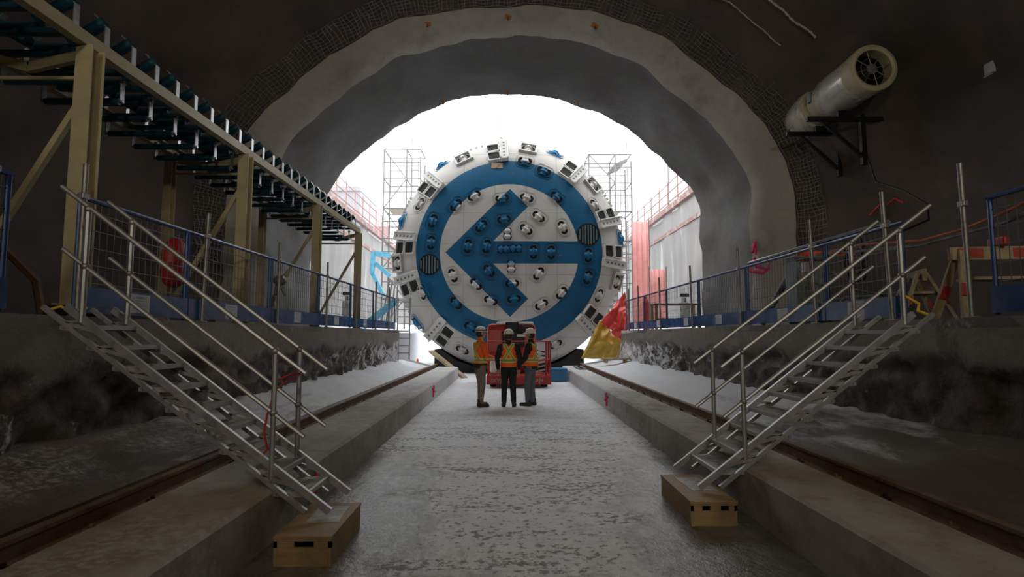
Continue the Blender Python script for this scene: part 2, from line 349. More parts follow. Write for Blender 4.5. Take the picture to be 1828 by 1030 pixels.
# ------------------------------------------------------------------ outside pit
m = MB(); m.grid(lambda u, v: V((-5.6 + 11.2 * u, 22 + 50 * v, -.02 + .05 * nz(u * 8, v * 20))), 30, 60); struct('floor_pit', m, m_snowg, smooth=True)
for s, nm in ((-1, 'left'), (1, 'right')):
    m = MB(); m.grid(lambda u, v: V((s * (5.6 + 7 * u), 21.8 + 45 * v, 1.7 + (1.6 if s < 0 else .7) * u + .18 * nz(u * 4, v * 12, s))), 20, 60)
    m.add([(s * 5.6, 21.8, 1.75), (s * 5.6, 66, 1.75), (s * 5.6, 66, -.1), (s * 5.6, 21.8, -.1)], [(0, 1, 2, 3)])
    m.add([(s * 5.6, 21.8, 1.75), (s * 12.6, 21.8, 2.4), (s * 12.6, 21.8, -.1), (s * 5.6, 21.8, -.1)], [(0, 1, 2, 3)])
    struct('floor_snow_bank_' + nm, m, m_snowg, smooth=True, clean=False)
    m = MB(); X = s * 10.2
    def pw(u, v): Y = 20.4 + 46 * u; z = 9.3 * v; return V((X + s * .12 * nz(Y * .5, z * .5) + s * .1 * abs(sin(Y * 2.1)) * (z < 7.5), Y, z))
    m.grid(pw, 160, 30); struct('wall_pit_' + nm, m, m_out, smooth=True, clean=False)
    m = MB(); m.box((X + s * .2, 43.4, 9.45), (.9, 46, .35)); m.box((X + s * .1, 43.4, 8.0), (.35, 46, .22)); struct('trim_coping_' + nm, m, M('pale_rusty_waler_' + nm, (.25, .13, .11), .7, .1, .2, 3, dirt=(.4, .4, .42)))
    m = MB(); m.box((X + s * 12, 43.4, 9.3), (24, 46, .3)); struct('floor_street_' + nm, m, m_snowg)
m = MB(); m.box((0, 66.5, 4.6), (24, .5, 9.4)); struct('wall_pit_back', m, m_out)

# ------------------------------------------------------------------ boring machine
TX, TY, TZ = .1, 24., 5.2
tbm = thing('tunnel_boring_machine', 'huge round white tunnel boring machine with blue ring and left-pointing arrow', 'tunnel boring machine', (TX, TY, TZ))
def tbm_paint(name, flat=True):
    g = G(name); p = g.pos(tbm); x, y, z = g.xyz(p)
    r = g.ma('SQRT', g.ma('ADD', g.ma('MULTIPLY', x, x), g.ma('MULTIPLY', z, z)))
    az = g.ma('ABSOLUTE', z)
    lt = lambda a, b: g.ma('LESS_THAN', a, b)
    gt = lambda a, b: g.ma('GREATER_THAN', a, b)
    AND = lambda *q: q[0] if len(q) == 1 else g.ma('MULTIPLY', q[0], AND(*q[1:]))
    ring = AND(gt(r, 3.0), lt(r, 4.03))
    d = g.ma('SUBTRACT', x, az); sm = g.ma('ADD', x, az)
    chev = AND(gt(d, -2.76), lt(d, -1.19), lt(sm, 2.82)); shaft = AND(lt(az, .49), gt(x, -1.3), lt(x, 3.2))
    k = g.ma('MAXIMUM', ring, g.ma('MAXIMUM', chev, shaft))
    wc = g.mix(g.ramp(g.noise(p, .9, 6, .6), .35, .7), (.46, .45, .42), (.38, .37, .345))
    bc = g.mix(g.ramp(g.noise(p, 1.2, 6, .6), .35, .7), (0, .088, .19), (0, .068, .15))
    cc = g.mix(k, wc, bc)
    # plate seams
    seam = None
    for ax, per, of in ((x, 1.35, .2), (z, 1.35, .55)):
        q = g.ma('ABSOLUTE', g.ma('SUBTRACT', g.ma('FRACT', g.ma('DIVIDE', g.ma('ADD', ax, of + 20), per)), .5)); l = lt(q, .007); seam = l if seam is None else g.ma('MAXIMUM', seam, l)
    cc = g.mix(g.ma('MULTIPLY', seam, .45), cc, (.02, .03, .04))
    cc = g.mix(g.ramp(g.noise(p, 2.5, 7, .7), .62, .75, 0, .5), cc, (.2, .19, .17))
    # near-black tone low on the rim, noisy upper edge
    cc = g.mix(g.ramp(g.ma('ADD', z, g.ma('MULTIPLY', g.noise(p, 1.5, 5), .8)), -4.6, -4.0, .8, 0), cc, (.05, .045, .04))
    g.bump(seam, .4, .01); return g.out(cc, .5, None, **{'Specular IOR Level': .3})
tp = tbm_paint('machine_paint_white_and_blue'); whitem = M('machine_white_paint', (.46, .45, .42), .42, 0, .08, 2, dirt=(.3, .29, .27), dirt_t=(.6, .8))
gm = M('grey_grille', (.11, .115, .11), .6, .3, .2); tq = M('turquoise_seal_paint', (.01, .17, .2), .4, 0, .1)
def py(r): return 0. if r < 4.12 else ((r - 4.12) * .6 if r < 4.9 else .468 + (r - 4.9) * 1.6)
m = MB(); prof = [(.001, 0), (1, 0), (2, 0), (3, 0), (4.12, 0), (4.5, py(4.5)), (4.9, py(4.9)), (5.02, py(5.02)), (5.1, .9), (5.1, 1.5), (5.0, 1.52), (5.0, 1.75)]
m.lathe(prof, (0, 0, 0), (0, 1, 0), 144, cap=False); m.build('cutting_head', tp, tbm, smooth=True)
m = MB(); m.lathe([(4.6, 1.6), (5.12, 1.7), (5.16, 1.8), (5.16, 5), (5.12, 5.02), (5.12, 5.1), (5.16, 5.12), (5.16, 11.5), (.01, 11.5)], (0, 0, 0), (0, 1, 0), 120, cap=False); m.build('shield_body', whitem, tbm, smooth=True)
def fr(a, r):
    u = V((-sin(a), 0, cos(a))); rad = V((cos(a), 0, sin(a))); sl = 0 if r < 4.12 else (.6 if r < 4.9 else 1.6)
    v = (rad + V((0, sl, 0))).normalized(); n = u.cross(v)
    if n.y > 0: n = -n
    return rad * r + V((0, py(r), 0)), u, v, n
def loc(F, a, b, c): return F[0] + F[1] * a + F[2] * b + F[3] * c
def stad(hl, hw, n=6):
    P = []
    for k, s in ((0, 1), (1, -1)):
        for i in range(n + 1): a = -pi / 2 + pi * i / n; P.append((s * (hl - hw) + s * cos(a) * hw, s * sin(a) * hw))
    return P
CUT = dict(n=0)
def ringplate(mb, F, P, w, h0, h1, mi=0):
    n = len(P); q = []
    for a, b in P: L = math.hypot(a, b); q.append((a * (1 + w / L), b * (1 + w / L)))
    vs = [loc(F, a, b, h0) for a, b in q] + [loc(F, a * .985 + 0, b * .985, h1) for a, b in q] + [loc(F, a, b, h1) for a, b in P] + [loc(F, a, b, h0) for a, b in P]
    fs = []
    for k in range(3): fs += [(k * n + i, k * n + (i + 1) % n, (k + 1) * n + (i + 1) % n, (k + 1) * n + i) for i in range(n)]
    mb.add(vs, fs, mi)
def cutter(px, py_, big=1., square=False, mat_=None, tilt=0):
    x, z = (px - 909.5) * .0240, (452.5 - py_) * .0240; r = math.hypot(x, z); a = math.atan2(z, x) + tilt; F = list(fr(a, r)); F[0] = V((x, py(r), z))
    m = MB(); P = stad(.31 * big, .155 * big)
    if square:
        Q = [(.40, -.26), (.40, .26), (-.40, .26), (-.40, -.26)]; ringplate(m, F, [(q[0] * big * .82, q[1] * big * .8) for q in Q], .1, -.05, .14)
    ringplate(m, F, P, .045, -.02, .045)
    if not square: ringplate(m, F, [(.40, -.14), (.40, .14), (.28, .27), (-.28, .27), (-.40, .14), (-.40, -.14), (-.28, -.27), (.28, -.27)][::-1], .025, -.02, .014)
    h = m.build('cutter_housing', mat_ or tp, tbm)
    m = MB(); n = len(P); m.add([loc(F, q[0] * 1.05, q[1] * 1.05, .014) for q in P] , [tuple(range(n))]); m.build('cutter_recess_shade', black, h)  # flat black sheet before the face paints the pocket's shade
    m = MB(); b = big; m.lathe([(.10 * b, -.175 * b), (.14 * b, -.165 * b), (.15 * b, -.06 * b), (.17 * b, -.05 * b), (.215 * b, 0), (.17 * b, .05 * b), (.15 * b, .06 * b), (.14 * b, .165 * b), (.10 * b, .175 * b)], loc(F, 0, 0, -.015), F[2], 24)
    m.build('cutter_disc', mat_ or tp, h, smooth=True)
for q in [(846, 349.5), (813, 367), (771.5, 396), (769, 435.5), (747, 363), (896.6, 354), (858.6, 405), (900, 393), (835, 442), (869, 442),
          (938, 285), (972.6, 304), (941, 353), (995, 352), (962.5, 387.5), (1006, 407.5), (940, 411), (1064, 367), (953, 452), (985, 453), (1051.7, 458), (1050.5, 498),
          (962, 491), (1003, 526), (967, 547), (1070, 530), (914.6, 509), (918, 537), (992, 617), (808.6, 494.6), (850, 510), (876.6, 539.5), (814.7, 544), (873, 486),
          (754, 526), (825.6, 627), (841, 587)]: cutter(*q)
for q in [(944.6, 257), (1064, 325), (825, 277), (706.7, 470), (1105, 504)]: cutter(*q, 1.0, True, whitem)
bpaint = M('machine_blue_paint', (.01, .15, .33), .35, 0, .1)
for q in [(711, 390), (783, 284), (995, 262), (1115, 423), (741, 578)]: cutter(*q, .95, False, bpaint)
# centre cutters
def centre(px, py_, k, vert, mt):
    F = [V(((px - 909.5) * .024, 0, (452.5 - py_) * .024)), V((1, 0, 0)) if not vert else V((0, 0, 1)), V((0, 0, 1)) if not vert else V((-1, 0, 0)), V((0, -1, 0))]
    m = MB(); hw_ = .22 * k * .5 + .02; P = []
    for s in (1, -1):
        for i in range(k + 1):
            t = -s * hw_ + s * 2 * hw_ * i / k; P.append((t, s * .13 * 1.15))
            if i < k: P.append((t + s * hw_ / k, s * .175 * 1.15))
    P = [(a * 1.1, b) for a, b in P]
    ringplate(m, F, P, .05, -.01, .035); h = m.build('centre_cutter_housing', mt, tbm)
    m = MB(); m.add([loc(F, a, b, .01) for a, b in P], [tuple(range(len(P)))]); m.build('cutter_recess_shade', black, h)  # black sheet again paints the shade of the pocket
    m = MB()
    for i in range(k):
        o = -hw_ + (2 * i + 1) * hw_ / k; b = hw_ / k
        m.lathe([(.10, -b * .95), (.13, -b * .6), (.185, 0), (.13, b * .6), (.10, b * .95)], loc(F, o, 0, -.01), F[1], 20)
    m.build('cutter_disc', mt, h, smooth=True)
centre(899, 447, 2, False, tp); centre(921.5, 446, 2, False, tp); centre(906, 419, 2, True, tp); centre(913, 478, 2, True, tp)
# muck buckets round the rim: raised slotted lip + two openings
for a, a2 in ((98.9, 93), (142.3, 136), (177, 171), (199.5, 193.8), (232.5, 226), (55, 49), (21.7, 17), (1, -6), (-36.5, -43.5), (268, 262)):
    A = R(a); F = fr(A, 4.55); m = MB()
    for cb, hw_ in ((-.28, .2), (.25, .17)):
        P = [(-.24, -hw_), (-.17, -hw_ - .02), (.17, -hw_ - .02), (.24, -hw_), (.24, hw_), (.17, hw_ + .02), (-.17, hw_ + .02), (-.24, hw_)]
        G2 = [loc(F, 0, cb, 0), F[1], F[2], F[3]]; ringplate(m, G2, P, .06, -.03, .09)
    o = m.build('muck_opening', whitem, tbm); m = MB()
    for cb, hw_ in ((-.28, .2), (.25, .17)): m.add([loc(F, x, cb + y, .03) for x, y in ((-.23, -hw_), (.23, -hw_), (.23, hw_), (-.23, hw_))], [(0, 1, 2, 3)])
    m.build('opening_recess_shade', black, o)  # black panels paint the shade inside the two openings
    F = fr(R(a2), 4.55); Rm = Matrix((F[1], F[2], F[3])).transposed(); m = MB(); m.box(loc(F, 0, 0, .08), (.38, 1.25, .22), Rm, bev=.04)
    m.box(loc(F, .16, 0, .22), (.06, 1.2, .1), Rm, bev=.02); m.box(loc(F, -.16, 0, .2), (.06, 1.2, .08), Rm, bev=.02); o = m.build('bucket_lip', whitem, tbm)
    m = MB()
    for k in range(5): m.box(loc(F, 0, -.44 + .21 * k, .185), (.09, .1, .02), Rm)
    m.build('lip_slot', gm, o)
# ribs of the outer rim and hatches
for a in list(range(150, 170, 2)) + list(range(26, 44, 2)) + list(range(62, 68, 2)) + list(range(104, 122, 3)) + list(range(204, 224, 3)) + list(range(-30, -12, 3)) + list(range(8, 14, 2)):
    A = R(a); rad = V((cos(A), 0, sin(A))); m = MB(); Rm = Matrix((V((-sin(A), 0, cos(A))), V((0, 1, 0)), rad)).transposed()
    m.box(rad * 5.06 + V((0, 1.05, 0)), (.13, .8, .16), Rm, bev=.03); m.build('rim_wear_block', whitem, tbm)
for px, pz, r in ((766, 475, .46), (1052, 420, .5)):
    c = V(((px - 909.5) * .024, 0, (452.5 - pz) * .024)); m = MB(); m.lathe([(r, -.001), (r, .03), (r * .92, .03), (r * .92, .006)], c, (0, -1, 0), 32); o = m.build('round_grille', black, tbm)
    m = MB(); 
    for k in range(-3, 4): x = k * .12; h = math.sqrt(max(.01, (r * .86) ** 2 - x * x)); m.box(c + V((x, -.035, 0)), (.055, .03, 2 * h))
    m.build('grille_bar', M('grille_bar_blue' + str(px), (.09, .13, .14), .5), o)
m = MB(); m.box(((887 - 909.5) * .024, -.012, (452.5 - 293) * .024), (.5, .02, .24), bev=.004); m.build('worn_patch', M('worn_paint_patch', (.4, .27, .18), .7, 0, .5, 6), tbm)
for q in [(915, 366, 90, .6), (1030, 350, 30, .5), (790, 345, 30, .45), (1000, 330, 20, .4), (735, 362, 2, .45), (820, 560, 40, .5)]: pass
m = MB(); m.pipe([(-.45, .9, 5.05), (-.45, .9, 5.35), (-.38, .9, 5.42), (-.31, .9, 5.35), (-.31, .9, 5.05)], .05, 8); m.box((-.38, .9, 5.1), (.35, .3, .15)); m.build('lifting_lug', whitem, tbm, smooth=True)
m = MB(); m.pipe([(TX - .38, TY + .9, TZ + 5.4), (TX - .38, TY + .9, 19)], .02, 5); tag(m.build('hoist_cable', dull_steel), 'thin hoist cable rising from top of the boring machine', 'cable')
# cradle
cr = thing('steel_cradle', 'dark steel cradle beneath the boring machine', 'cradle', (TX, TY + .9, 0))
for s in (-1, 1):
    m = MB(); m.prism([(s * .6, 0, 0), (s * 3.3, 0, 0), (s * 3.3, 0, 1.0), (s * 3.0, 0, 1.0), (s * 2.3, 0, .5), (s * .9, 0, .04)], (0, 9, 0)); m.build('saddle', blacksteel, cr)
# ------------------------------------------------------------------ lift
lf = thing('scissor_lift', 'red scissor lift with snow on its hood parked before the boring machine', 'scissor lift', (.37, 18.6, 0))
def red(name, fn, par=lf, mt=redm, sm=False): m = MB(); fn(m); return m.build(name, mt, par, smooth=sm)
red('platform_deck', lambda m: (m.box((0, -1.0, .24), (2.02, .06, .27), bev=.01), m.box((0, -.1, .36), (2.0, 1.8, .05))))
def gr(m):
    for z in (.86, 1.44):
        m.tube((-.95, -1.0, z), (.98, -1.0, z), .022); m.tube((.98, -1.0, z), (.98, .7, z), .022); m.tube((-.95, -1.0, z), (-.95, .7, z), .022)
    for x, y in ((-.95, -1), (-.3, -1), (.35, -1), (.85, -1), (.98, -1), (.98, -.2), (.98, .7), (-.95, .7)): m.tube((x, y, .36), (x, y, 1.44), .024)
red('guardrail', gr)
red('engine_hood', lambda m: (m.box((-.22, .9, 1.2), (1.66, 1.4, 1.66), bev=.18),), sm=True)
red('hood_panel', lambda m: (m.box((-.76, .19, 1.45), (.42, .03, .7), bev=.01), m.box((.36, .19, 1.35), (.42, .03, .5), bev=.01)), mt=M('pale_red_panel', (.5, .09, .07), .5, 0, .1))
red('hood_snow', lambda m: (m.box((-.1, .9, 2.03), (1.25, 1.3, .1), bev=.045),), mt=snow, sm=True)
red('control_box', lambda m: (m.box((-.2, .1, 1.92), (.45, .25, .3), bev=.03), m.box((.18, .1, 1.82), (.42, .2, .22), bev=.03), m.lathe([(.05, 0), (.1, .02), (.1, .06), (.001, .06)], (.1, -.01, 1.85), (0, -1, 0), 14), m.box((-.15, .16, 1.5), (.75, .1, .5))), mt=blacksteel)
red('control_label', lambda m: (m.box((.17, .09, 1.62), (.4, .02, .08)),), mt=whitep)
sa = red('scissor_arm', lambda m: [m.beam((.55, .2 - .0, .42 + .13 * k), (.9, .2, .5 + .13 * k), .05, .05) or 0 for k in range(6)], mt=snow)
red('scissor_arm', lambda m: [m.beam((.9, .22, .42 + .13 * k), (.55, .22, .5 + .13 * k), .05, .05) for k in range(6)], mt=blacksteel)
for x in (-.8, .82):
    for y in (-.5, 1.2):
        w = red('wheel', lambda m: m.lathe([(.12, -.1), (.19, -.1), (.2, -.08), (.2, .08), (.19, .1), (.12, .1)], (x, y, .2), (1, 0, 0), 20), mt=blacksteel, sm=True)
        red('wheel_hub', lambda m: m.lathe([(.1, -.105), (.1, .105)], (x, y, .2), (1, 0, 0), 12), w, redm)
red('snow_ledge', lambda m: (m.box((-.62, -.2, .62), (.6, .5, .5), bev=.12),), mt=snow, sm=True)
letm = M('faded_lettering', (.5, .33, .3), .6, 0, .1)
text_mesh('SKYJACK', .17, (-.87, -1.035, .17), (R(90), 0, 0), letm, 'lettering', lf); text_mesh('AJ+', .17, (.52, -1.035, .17), (R(90), 0, 0), letm, 'lettering', lf)
# ------------------------------------------------------------------ small things near the machine
m = MB(); m.box((0, 0, 0), (.3, 1.9, .09), bev=.01); o = m.build('timber_ramp_plank', wood); o.location = (-2.3, 21.95, .5); o.rotation_euler = (0, R(-33) * 0, 0)
o.rotation_euler = V((1.4, -.75, -1.0)).to_track_quat('Y', 'Z').to_euler(); tag(o, 'pale timber plank leaning from the left kerb down to the trench floor', 'plank')
m = MB(); m.box((1.82, 20.1, .24), (.62, .5, .46), bev=.02); tag(m.build('blue_steel_block', M('sky_blue_paint', (.03, .19, .42), .5, 0, .15)), 'blue steel block on trench floor right of the red lift', 'block')
m = MB(); m.box((2.65, 20.5, .455), (.28, 1.6, .03)); 
o = m.build('perforated_plate', palepost); tag(o, 'pale perforated plate lying on the far end of right kerb', 'plate')
m = MB(); [m.box((2.65, 19.9 + .2 * k, .475), (.1, .07, .01)) for k in range(7)]; m.build('plate_hole', black, o)
def tarp(name, pts, mt, label, cat, seed):
    m = MB(); A, B, C_, D = [V(p) for p in pts]
    def f(u, v):
        p = A * (1 - u) * (1 - v) + B * u * (1 - v) + C_ * u * v + D * (1 - u) * v; w = sin(u * 19 + 3 * nz(u * 3, v * 4, seed)) * .05 + .12 * nz(u * 4, v * 4, seed)
        return p + V((.3 * w, -w - .25 * sin(pi * u) * sin(pi * v), .2 * w))
    m.grid(f, 50, 40); o = m.build(name, mt, smooth=True); s = o.modifiers.new('t', 'SOLIDIFY'); s.thickness = .008; tag(o, label, cat)
tarp('red_tarpaulin', [(4.7, 22.2, 3.35), (4.85, 22.3, 2.1), (4.6, 22.2, 1.3), (3.7, 22.0, 2.15)], redtarp, 'red tarpaulin draped beside the lower right rim of the boring machine', 'tarpaulin', 1)
tarp('yellow_tarpaulin', [(3.75, 22.65, 2.25), (4.6, 22.65, 1.5), (4.5, 22.6, .7), (2.95, 22.55, .7)], yeltarp, 'mustard yellow tarpaulin hanging below the red one', 'tarpaulin', 5)
m = MB(); m.box((3.95, 20.5, .78), (1.0, .4, .05)); m.tube((4.0, 20.6, .75), (4.35, 20.4, 1.6), .03); m.box((3.6, 20.5, .7), (.1, .3, .14)); m.box((4.3, 20.5, .7), (.1, .3, .14)); tag(m.build('timber_bench', wood), 'low snowy timber bench at far end of right ledge', 'bench')
# ------------------------------------------------------------------ rails
for nm, X, ye, s, lb in (('left', -2.72, 21.9, -1, 'rusty steel running rail along the left kerb'), ('right', 2.93, 22.4, 1, 'rusty steel running rail along the right kerb')):
    r = thing('steel_rail', lb, 'rail', (X, 0, .395))
    m = MB(); prof = [(-.07, 0), (.07, 0), (.07, .012), (.012, .025), (.012, .10), (.036, .115), (.036, .14), (-.036, .14), (-.036, .115), (-.012, .10), (-.012, .025), (-.07, .012)]
    m.prism([(a, -11.5, b) for a, b in prof], (0, ye + 11.5, 0)); m.build('rail_bar', rust, r)
    for k in range(34):
        m = MB(); y = 1.2 + k * .62; m.box((-s * .085, y, .02), (.06, .07, .03), bev=.008); m.tube((-s * .09, y, .02), (-s * .09, y, .055), .014, n=6); m.build('rail_clip', blacksteel if k % 2 else rust, r)
# ------------------------------------------------------------------ wooden boxes
def wbox(x0, x1, y0, y1, h, label, slots):
    b = thing('wooden_step_box', label, 'box', ((x0 + x1) / 2, (y0 + y1) / 2, 0)); w, d = x1 - x0, y1 - y0
    for s in (-1, 1):
        m = MB(); m.box((s * (w / 2 - .012), 0, h / 2 - .01), (.024, d, h - .02)); m.build('side_board', woodb, b)
        m = MB(); 
        if s < 0:
            for a, c in ((-w / 2, slots[0][0]), (slots[0][1], slots[-1][0]), (slots[-1][1], w / 2)):
                if c - a > .01: m.box(((a + c) / 2, s * (d / 2 - .012), h * .72), (c - a - (.0), .024, h * .22))
            m.box((0, s * (d / 2 - .012), h * .31), (w - .05, .024, h * .61)); m.box((0, s * (d / 2 - .012), h * .87), (w - .05, .024, h * .09))
        else: m.box((0, s * (d / 2 - .012), h / 2 - .01), (w - .05, .024, h - .02))
        m.build('end_board', woodb, b)
    m = MB(); m.box((0, 0, h - .01), (w + .01, d + .01, .02)); m.build('top_board', woodb, b)
    m = MB(); m.box((.03, .1, h + .002), (w * .6, d * .5, .006), Euler((0, 0, .06)), bev=.001); m.build('snow_patch', M('thin_snow_film', (.42, .42, .42), .6, 0, .4, 12, dirt=(.28, .22, .15)), b)
    return b
wbox(-1.66, -1.25, 4.14, 4.93, .21, 'plywood step box under the foot of the left stairs, nearest camera', [(-.06, .08)] * 2)
wbox(1.585, 1.985, 4.95, 5.88, .21, 'plywood step box under the foot of the right stairs', [(-.1, -.03), (.06, .13)])
# ------------------------------------------------------------------ stairs
def stair(name, label, s, bx, tx, z0, z1, yn, yf, hr, mr, up, lo, zb_up, zb_lo):
    t = thing(name, label, 'staircase', (bx, (yn + yf) / 2, 0)); O = V((bx, (yn + yf) / 2, 0))
    P = lambda x, y, z: V((x, y, z)) - O
    sl = (z1 - z0) / (tx - bx); nm = V((-(z1 - z0), 0, (tx - bx))).normalized() * (1 if tx > bx else -1)
    for y in (yn, yf):
        m = MB(); a, b = P(bx, y, z0), P(tx, y, z1); m.beam(a, b, .035, .055, (0, 0, 1)); off = V((s * .19, 0, 0)); m.beam(a + off, b + off, .035, .035, (0, 0, 1)); m.build('stringer', alu, t)
        for k in range(7):
            f = .12 + k * .125; p = a + (b - a) * f; m = MB(); m.beam(p, p + off + (b - a) * .05, .02, .03); m.beam(p + (b - a) * .06, p + off + (b - a) * .05, .02, .02); m.build('stringer_web', alu, t)
        m = MB(); m.tube(P(hr[0][0], y, hr[0][1]), P(hr[1][0], y, hr[1][1]), .021); m.build('handrail', alu, t, smooth=True)
        m = MB(); m.tube(P(mr[0][0], y, mr[0][1]), P(mr[1][0], y, mr[1][1]), .019); m.build('mid_rail', alu, t, smooth=True)
        for (x, zt), zb in ((up, zb_up), (lo, zb_lo)):
            m = MB(); m.tube(P(x - s * .0, y, zb), P(x, y, zt), .023); m.build('handrail_post', alu, t, smooth=True)
            zm = mr[0][1] + (mr[1][1] - mr[0][1]) * (x - mr[0][0]) / (mr[1][0] - mr[0][0]); 
            for z in (zm, zt): m = MB(); m.ell(P(x, y, z), (.034, .034, .034), n=8); m.build('rail_fitting', dull_steel, t, smooth=True)
    n = 9
    for i in range(n):
        z = z0 + .13 + i * (z1 - .17 - z0 - .13) / (n - 1); x = bx + (z - z0) / sl + s * .03; m = MB(); W = .24
        for xx in (x - s * .02, x + s * W): m.box(P(xx, (yn + yf) / 2, z), (.03, yf - yn - .03, .035))
        for y in (yn + .03, yf - .03): m.box(P(x + s * W / 2, y, z - .005), (W, .012, .04))
        L = yf - yn - .08; k = 11
        for q in range(k):
            y0 = yn + .04 + L * q / k
            m.beam(P(x, y0, z + .008), P(x + s * W, y0 + L / k * 1.0, z + .008), .009, .012); m.beam(P(x + s * W, y0, z + .008), P(x, y0 + L / k, z + .008), .009, .012)
        m.build('tread', alu, t)
    return t
st = stair('metal_staircase', 'aluminium staircase with twin handrails climbing to the left platform', -1, -1.40, -3.57, .25, 1.87, 4.57, 5.11, ((-3.67, 2.86), (-1.62, 1.33)), ((-3.63, 2.34), (-1.62, .83)), (-3.44, 2.67), (-1.87, 1.51), 1.74, .5)
st2 = stair('metal_staircase', 'aluminium staircase with twin handrails climbing to the right platform', 1, 1.77, 3.84, .245, 1.84, 5.26, 6.02, ((4.06, 2.88), (2.0, 1.34)), ((3.98, 2.38), (2.01, .88)), (3.75, 2.63), (2.2, 1.48), 1.74, .5)
def rib(name, pts, r, mt, label, cat, n=6, par=None, sm=True):
    m = MB(); m.pipe(pts, r, n); o = m.build(name, mt, par, smooth=sm)
    if not par: tag(o, label, cat)
    return o
rib('red_ribbon', [(-1.87, 4.6, 1.27), (-1.8, 4.8, 1.32), (-1.84, 5.05, 1.30), (-1.88, 4.62, 1.2), (-1.93, 4.6, 1.0), (-1.96, 4.62, .85), (-1.93, 4.63, .72), (-1.99, 4.64, .66)], .009, ribbon, 'red tape tied between the lower handrail posts of left stairs', 'tape')
rib('yellow_chain', [(-3.82, 4.68, 1.84), (-3.76, 4.75, 1.88), (-3.7, 4.8, 1.83), (-3.62, 4.85, 1.87), (-3.7, 4.9, 1.83)], .013, yellowm, 'yellow and orange chain heaped at top of left stairs', 'chain')
rib('yellow_chain', [(3.98, 5.6, 2.3), (4.02, 5.62, 2.2), (4.0, 5.62, 2.05), (4.15, 5.6, 1.95), (4.1, 5.55, 1.88), (4.16, 5.5, 1.84)], .016, yellowm, 'yellow chain hanging from top post of right stairs', 'chain')
m = MB(); m.box((0, 0, 0), (.1, .06, .07), bev=.01); o = m.build('yellow_wedge', yellowm); o.location = (-2.1, 5.0, .47); tag(o, 'small yellow wedge on the left kerb under the stairs', 'wedge')
# ------------------------------------------------------------------ barrier fences on the platforms
def fence(X, y0, y1, label, grp, i, notice=True, ny=None, dark=False):
    L = y1 - y0; s = -1 if X < 0 else 1; f = thing('mesh_fence_panel', label, 'fence panel', (X, y0, PZ), 0, grp); zt = 1.13
    m = MB(); m.tube((0, 0, zt), (0, L, zt), .024, n=8); m.build('top_rail', blue_rail, f, smooth=True)
    for y in (.03, L - .03): m = MB(); m.tube((0, y, .02), (0, y, zt), .021, n=8); m.build('panel_post', blue_rail, f, smooth=True)
    m = MB(); n = max(4, int(L / .1))
    for k in range(1, n): m.box((0, L * k / n, (.28 + zt) / 2), (.006, .006, zt - .28))
    for k in range(5): m.box((0, L / 2, .33 + .17 * k), (.008, L - .06, .008))
    m.build('wire_infill', wirem, f)
    m = MB(); m.box((-s * .03, L / 2, .16), (.012, L - .02, .25)); m.build('toe_board', blue, f)
    if notice:
        w = .34; y = ny if ny else L * .5; m = MB(); m.box((-s * .038, y, .165), (.004, w, .20)); o = m.build('notice_sheet', paper, f); m = MB()
        for k in range(5): m.box((-s * .0405, y + (.02 * (k % 2)), .225 - .028 * k), (.001, w * (.7 - .1 * (k % 3)), .008))
        m.box((-s * .0405, y, .235), (.001, .12, .014)); m.build('notice_print', printm, o)
    return f
YL = [5.2, 7.03, 9.5, 11.95, 14.4, 16.85, 20.1]; fence(-4.02, 1.9, 4.5, 'blue mesh fence panel on left platform, nearest camera before the stairs', 'left barrier panels', 0, False)
nyl = [.9, 1.1, 1.2, 1.2, 1.4, None]
for i, (a, b) in enumerate(zip(YL, YL[1:])): fence(-4.02, a, b, 'blue mesh fence panel on left platform, %s after the stairs' % ORD[i], 'left barrier panels', i, i < 5, nyl[i])
YR = [6.35, 7.95, 10.6, 13.3, 16.0, 18.6, 21.5]; fence(4.58, 2.6, 5.22, 'blue mesh fence panel on right platform, nearest camera before the stairs', 'right barrier panels', 0, False)
nyr = [.9, 1.25, 1.4, .9, .8, 1.2]
for i, (a, b) in enumerate(zip(YR, YR[1:])): fence(4.58, a, b, 'blue mesh fence panel on right platform, %s after the stairs' % ORD[i], 'right barrier panels', i, True, nyr[i])
def pole(X, Y, zt, label, grp, lean=0):
    p = thing('scaffold_pole', label, 'pole', (X, Y, PZ), 0, grp); p.rotation_euler = (0, lean, 0); h = zt - PZ
    m = MB(); m.lathe([(.024, .01), (.024, h), (.019, h), (.019, h - .04)], n=12); m.build('tube', dull_steel, p, smooth=True)
    m = MB(); m.box((0, 0, .006), (.055, .16, .012), bev=.003); m.build('base_plate', dull_steel, p)
    m = MB(); m.box((0, 0, 1.12), (.055, .09, .06), bev=.01); m.build('clamp', dull_steel, p)
for i, y in enumerate([4.27, 5.18, 7.3, 9.7, 12.3, 14.7, 16.9, 18.8]): pole(-3.95, y, 3.24, 'grey scaffold pole against left fence, %s to camera' % ORD[i], 'left fence poles', (-.015, .0, .02, 0, 0, .01, 0, 0)[i])
for i, y in enumerate([5.4, 6.52, 8.15, 10.8, 13.6, 16.45, 19.2, 20.7]): pole(4.51, y, 3.34, 'grey scaffold pole against right fence, %s to camera' % ORD[i], 'right fence poles', (.012, .03, .02, .01, .02, .01, 0, 0)[i] * -1)
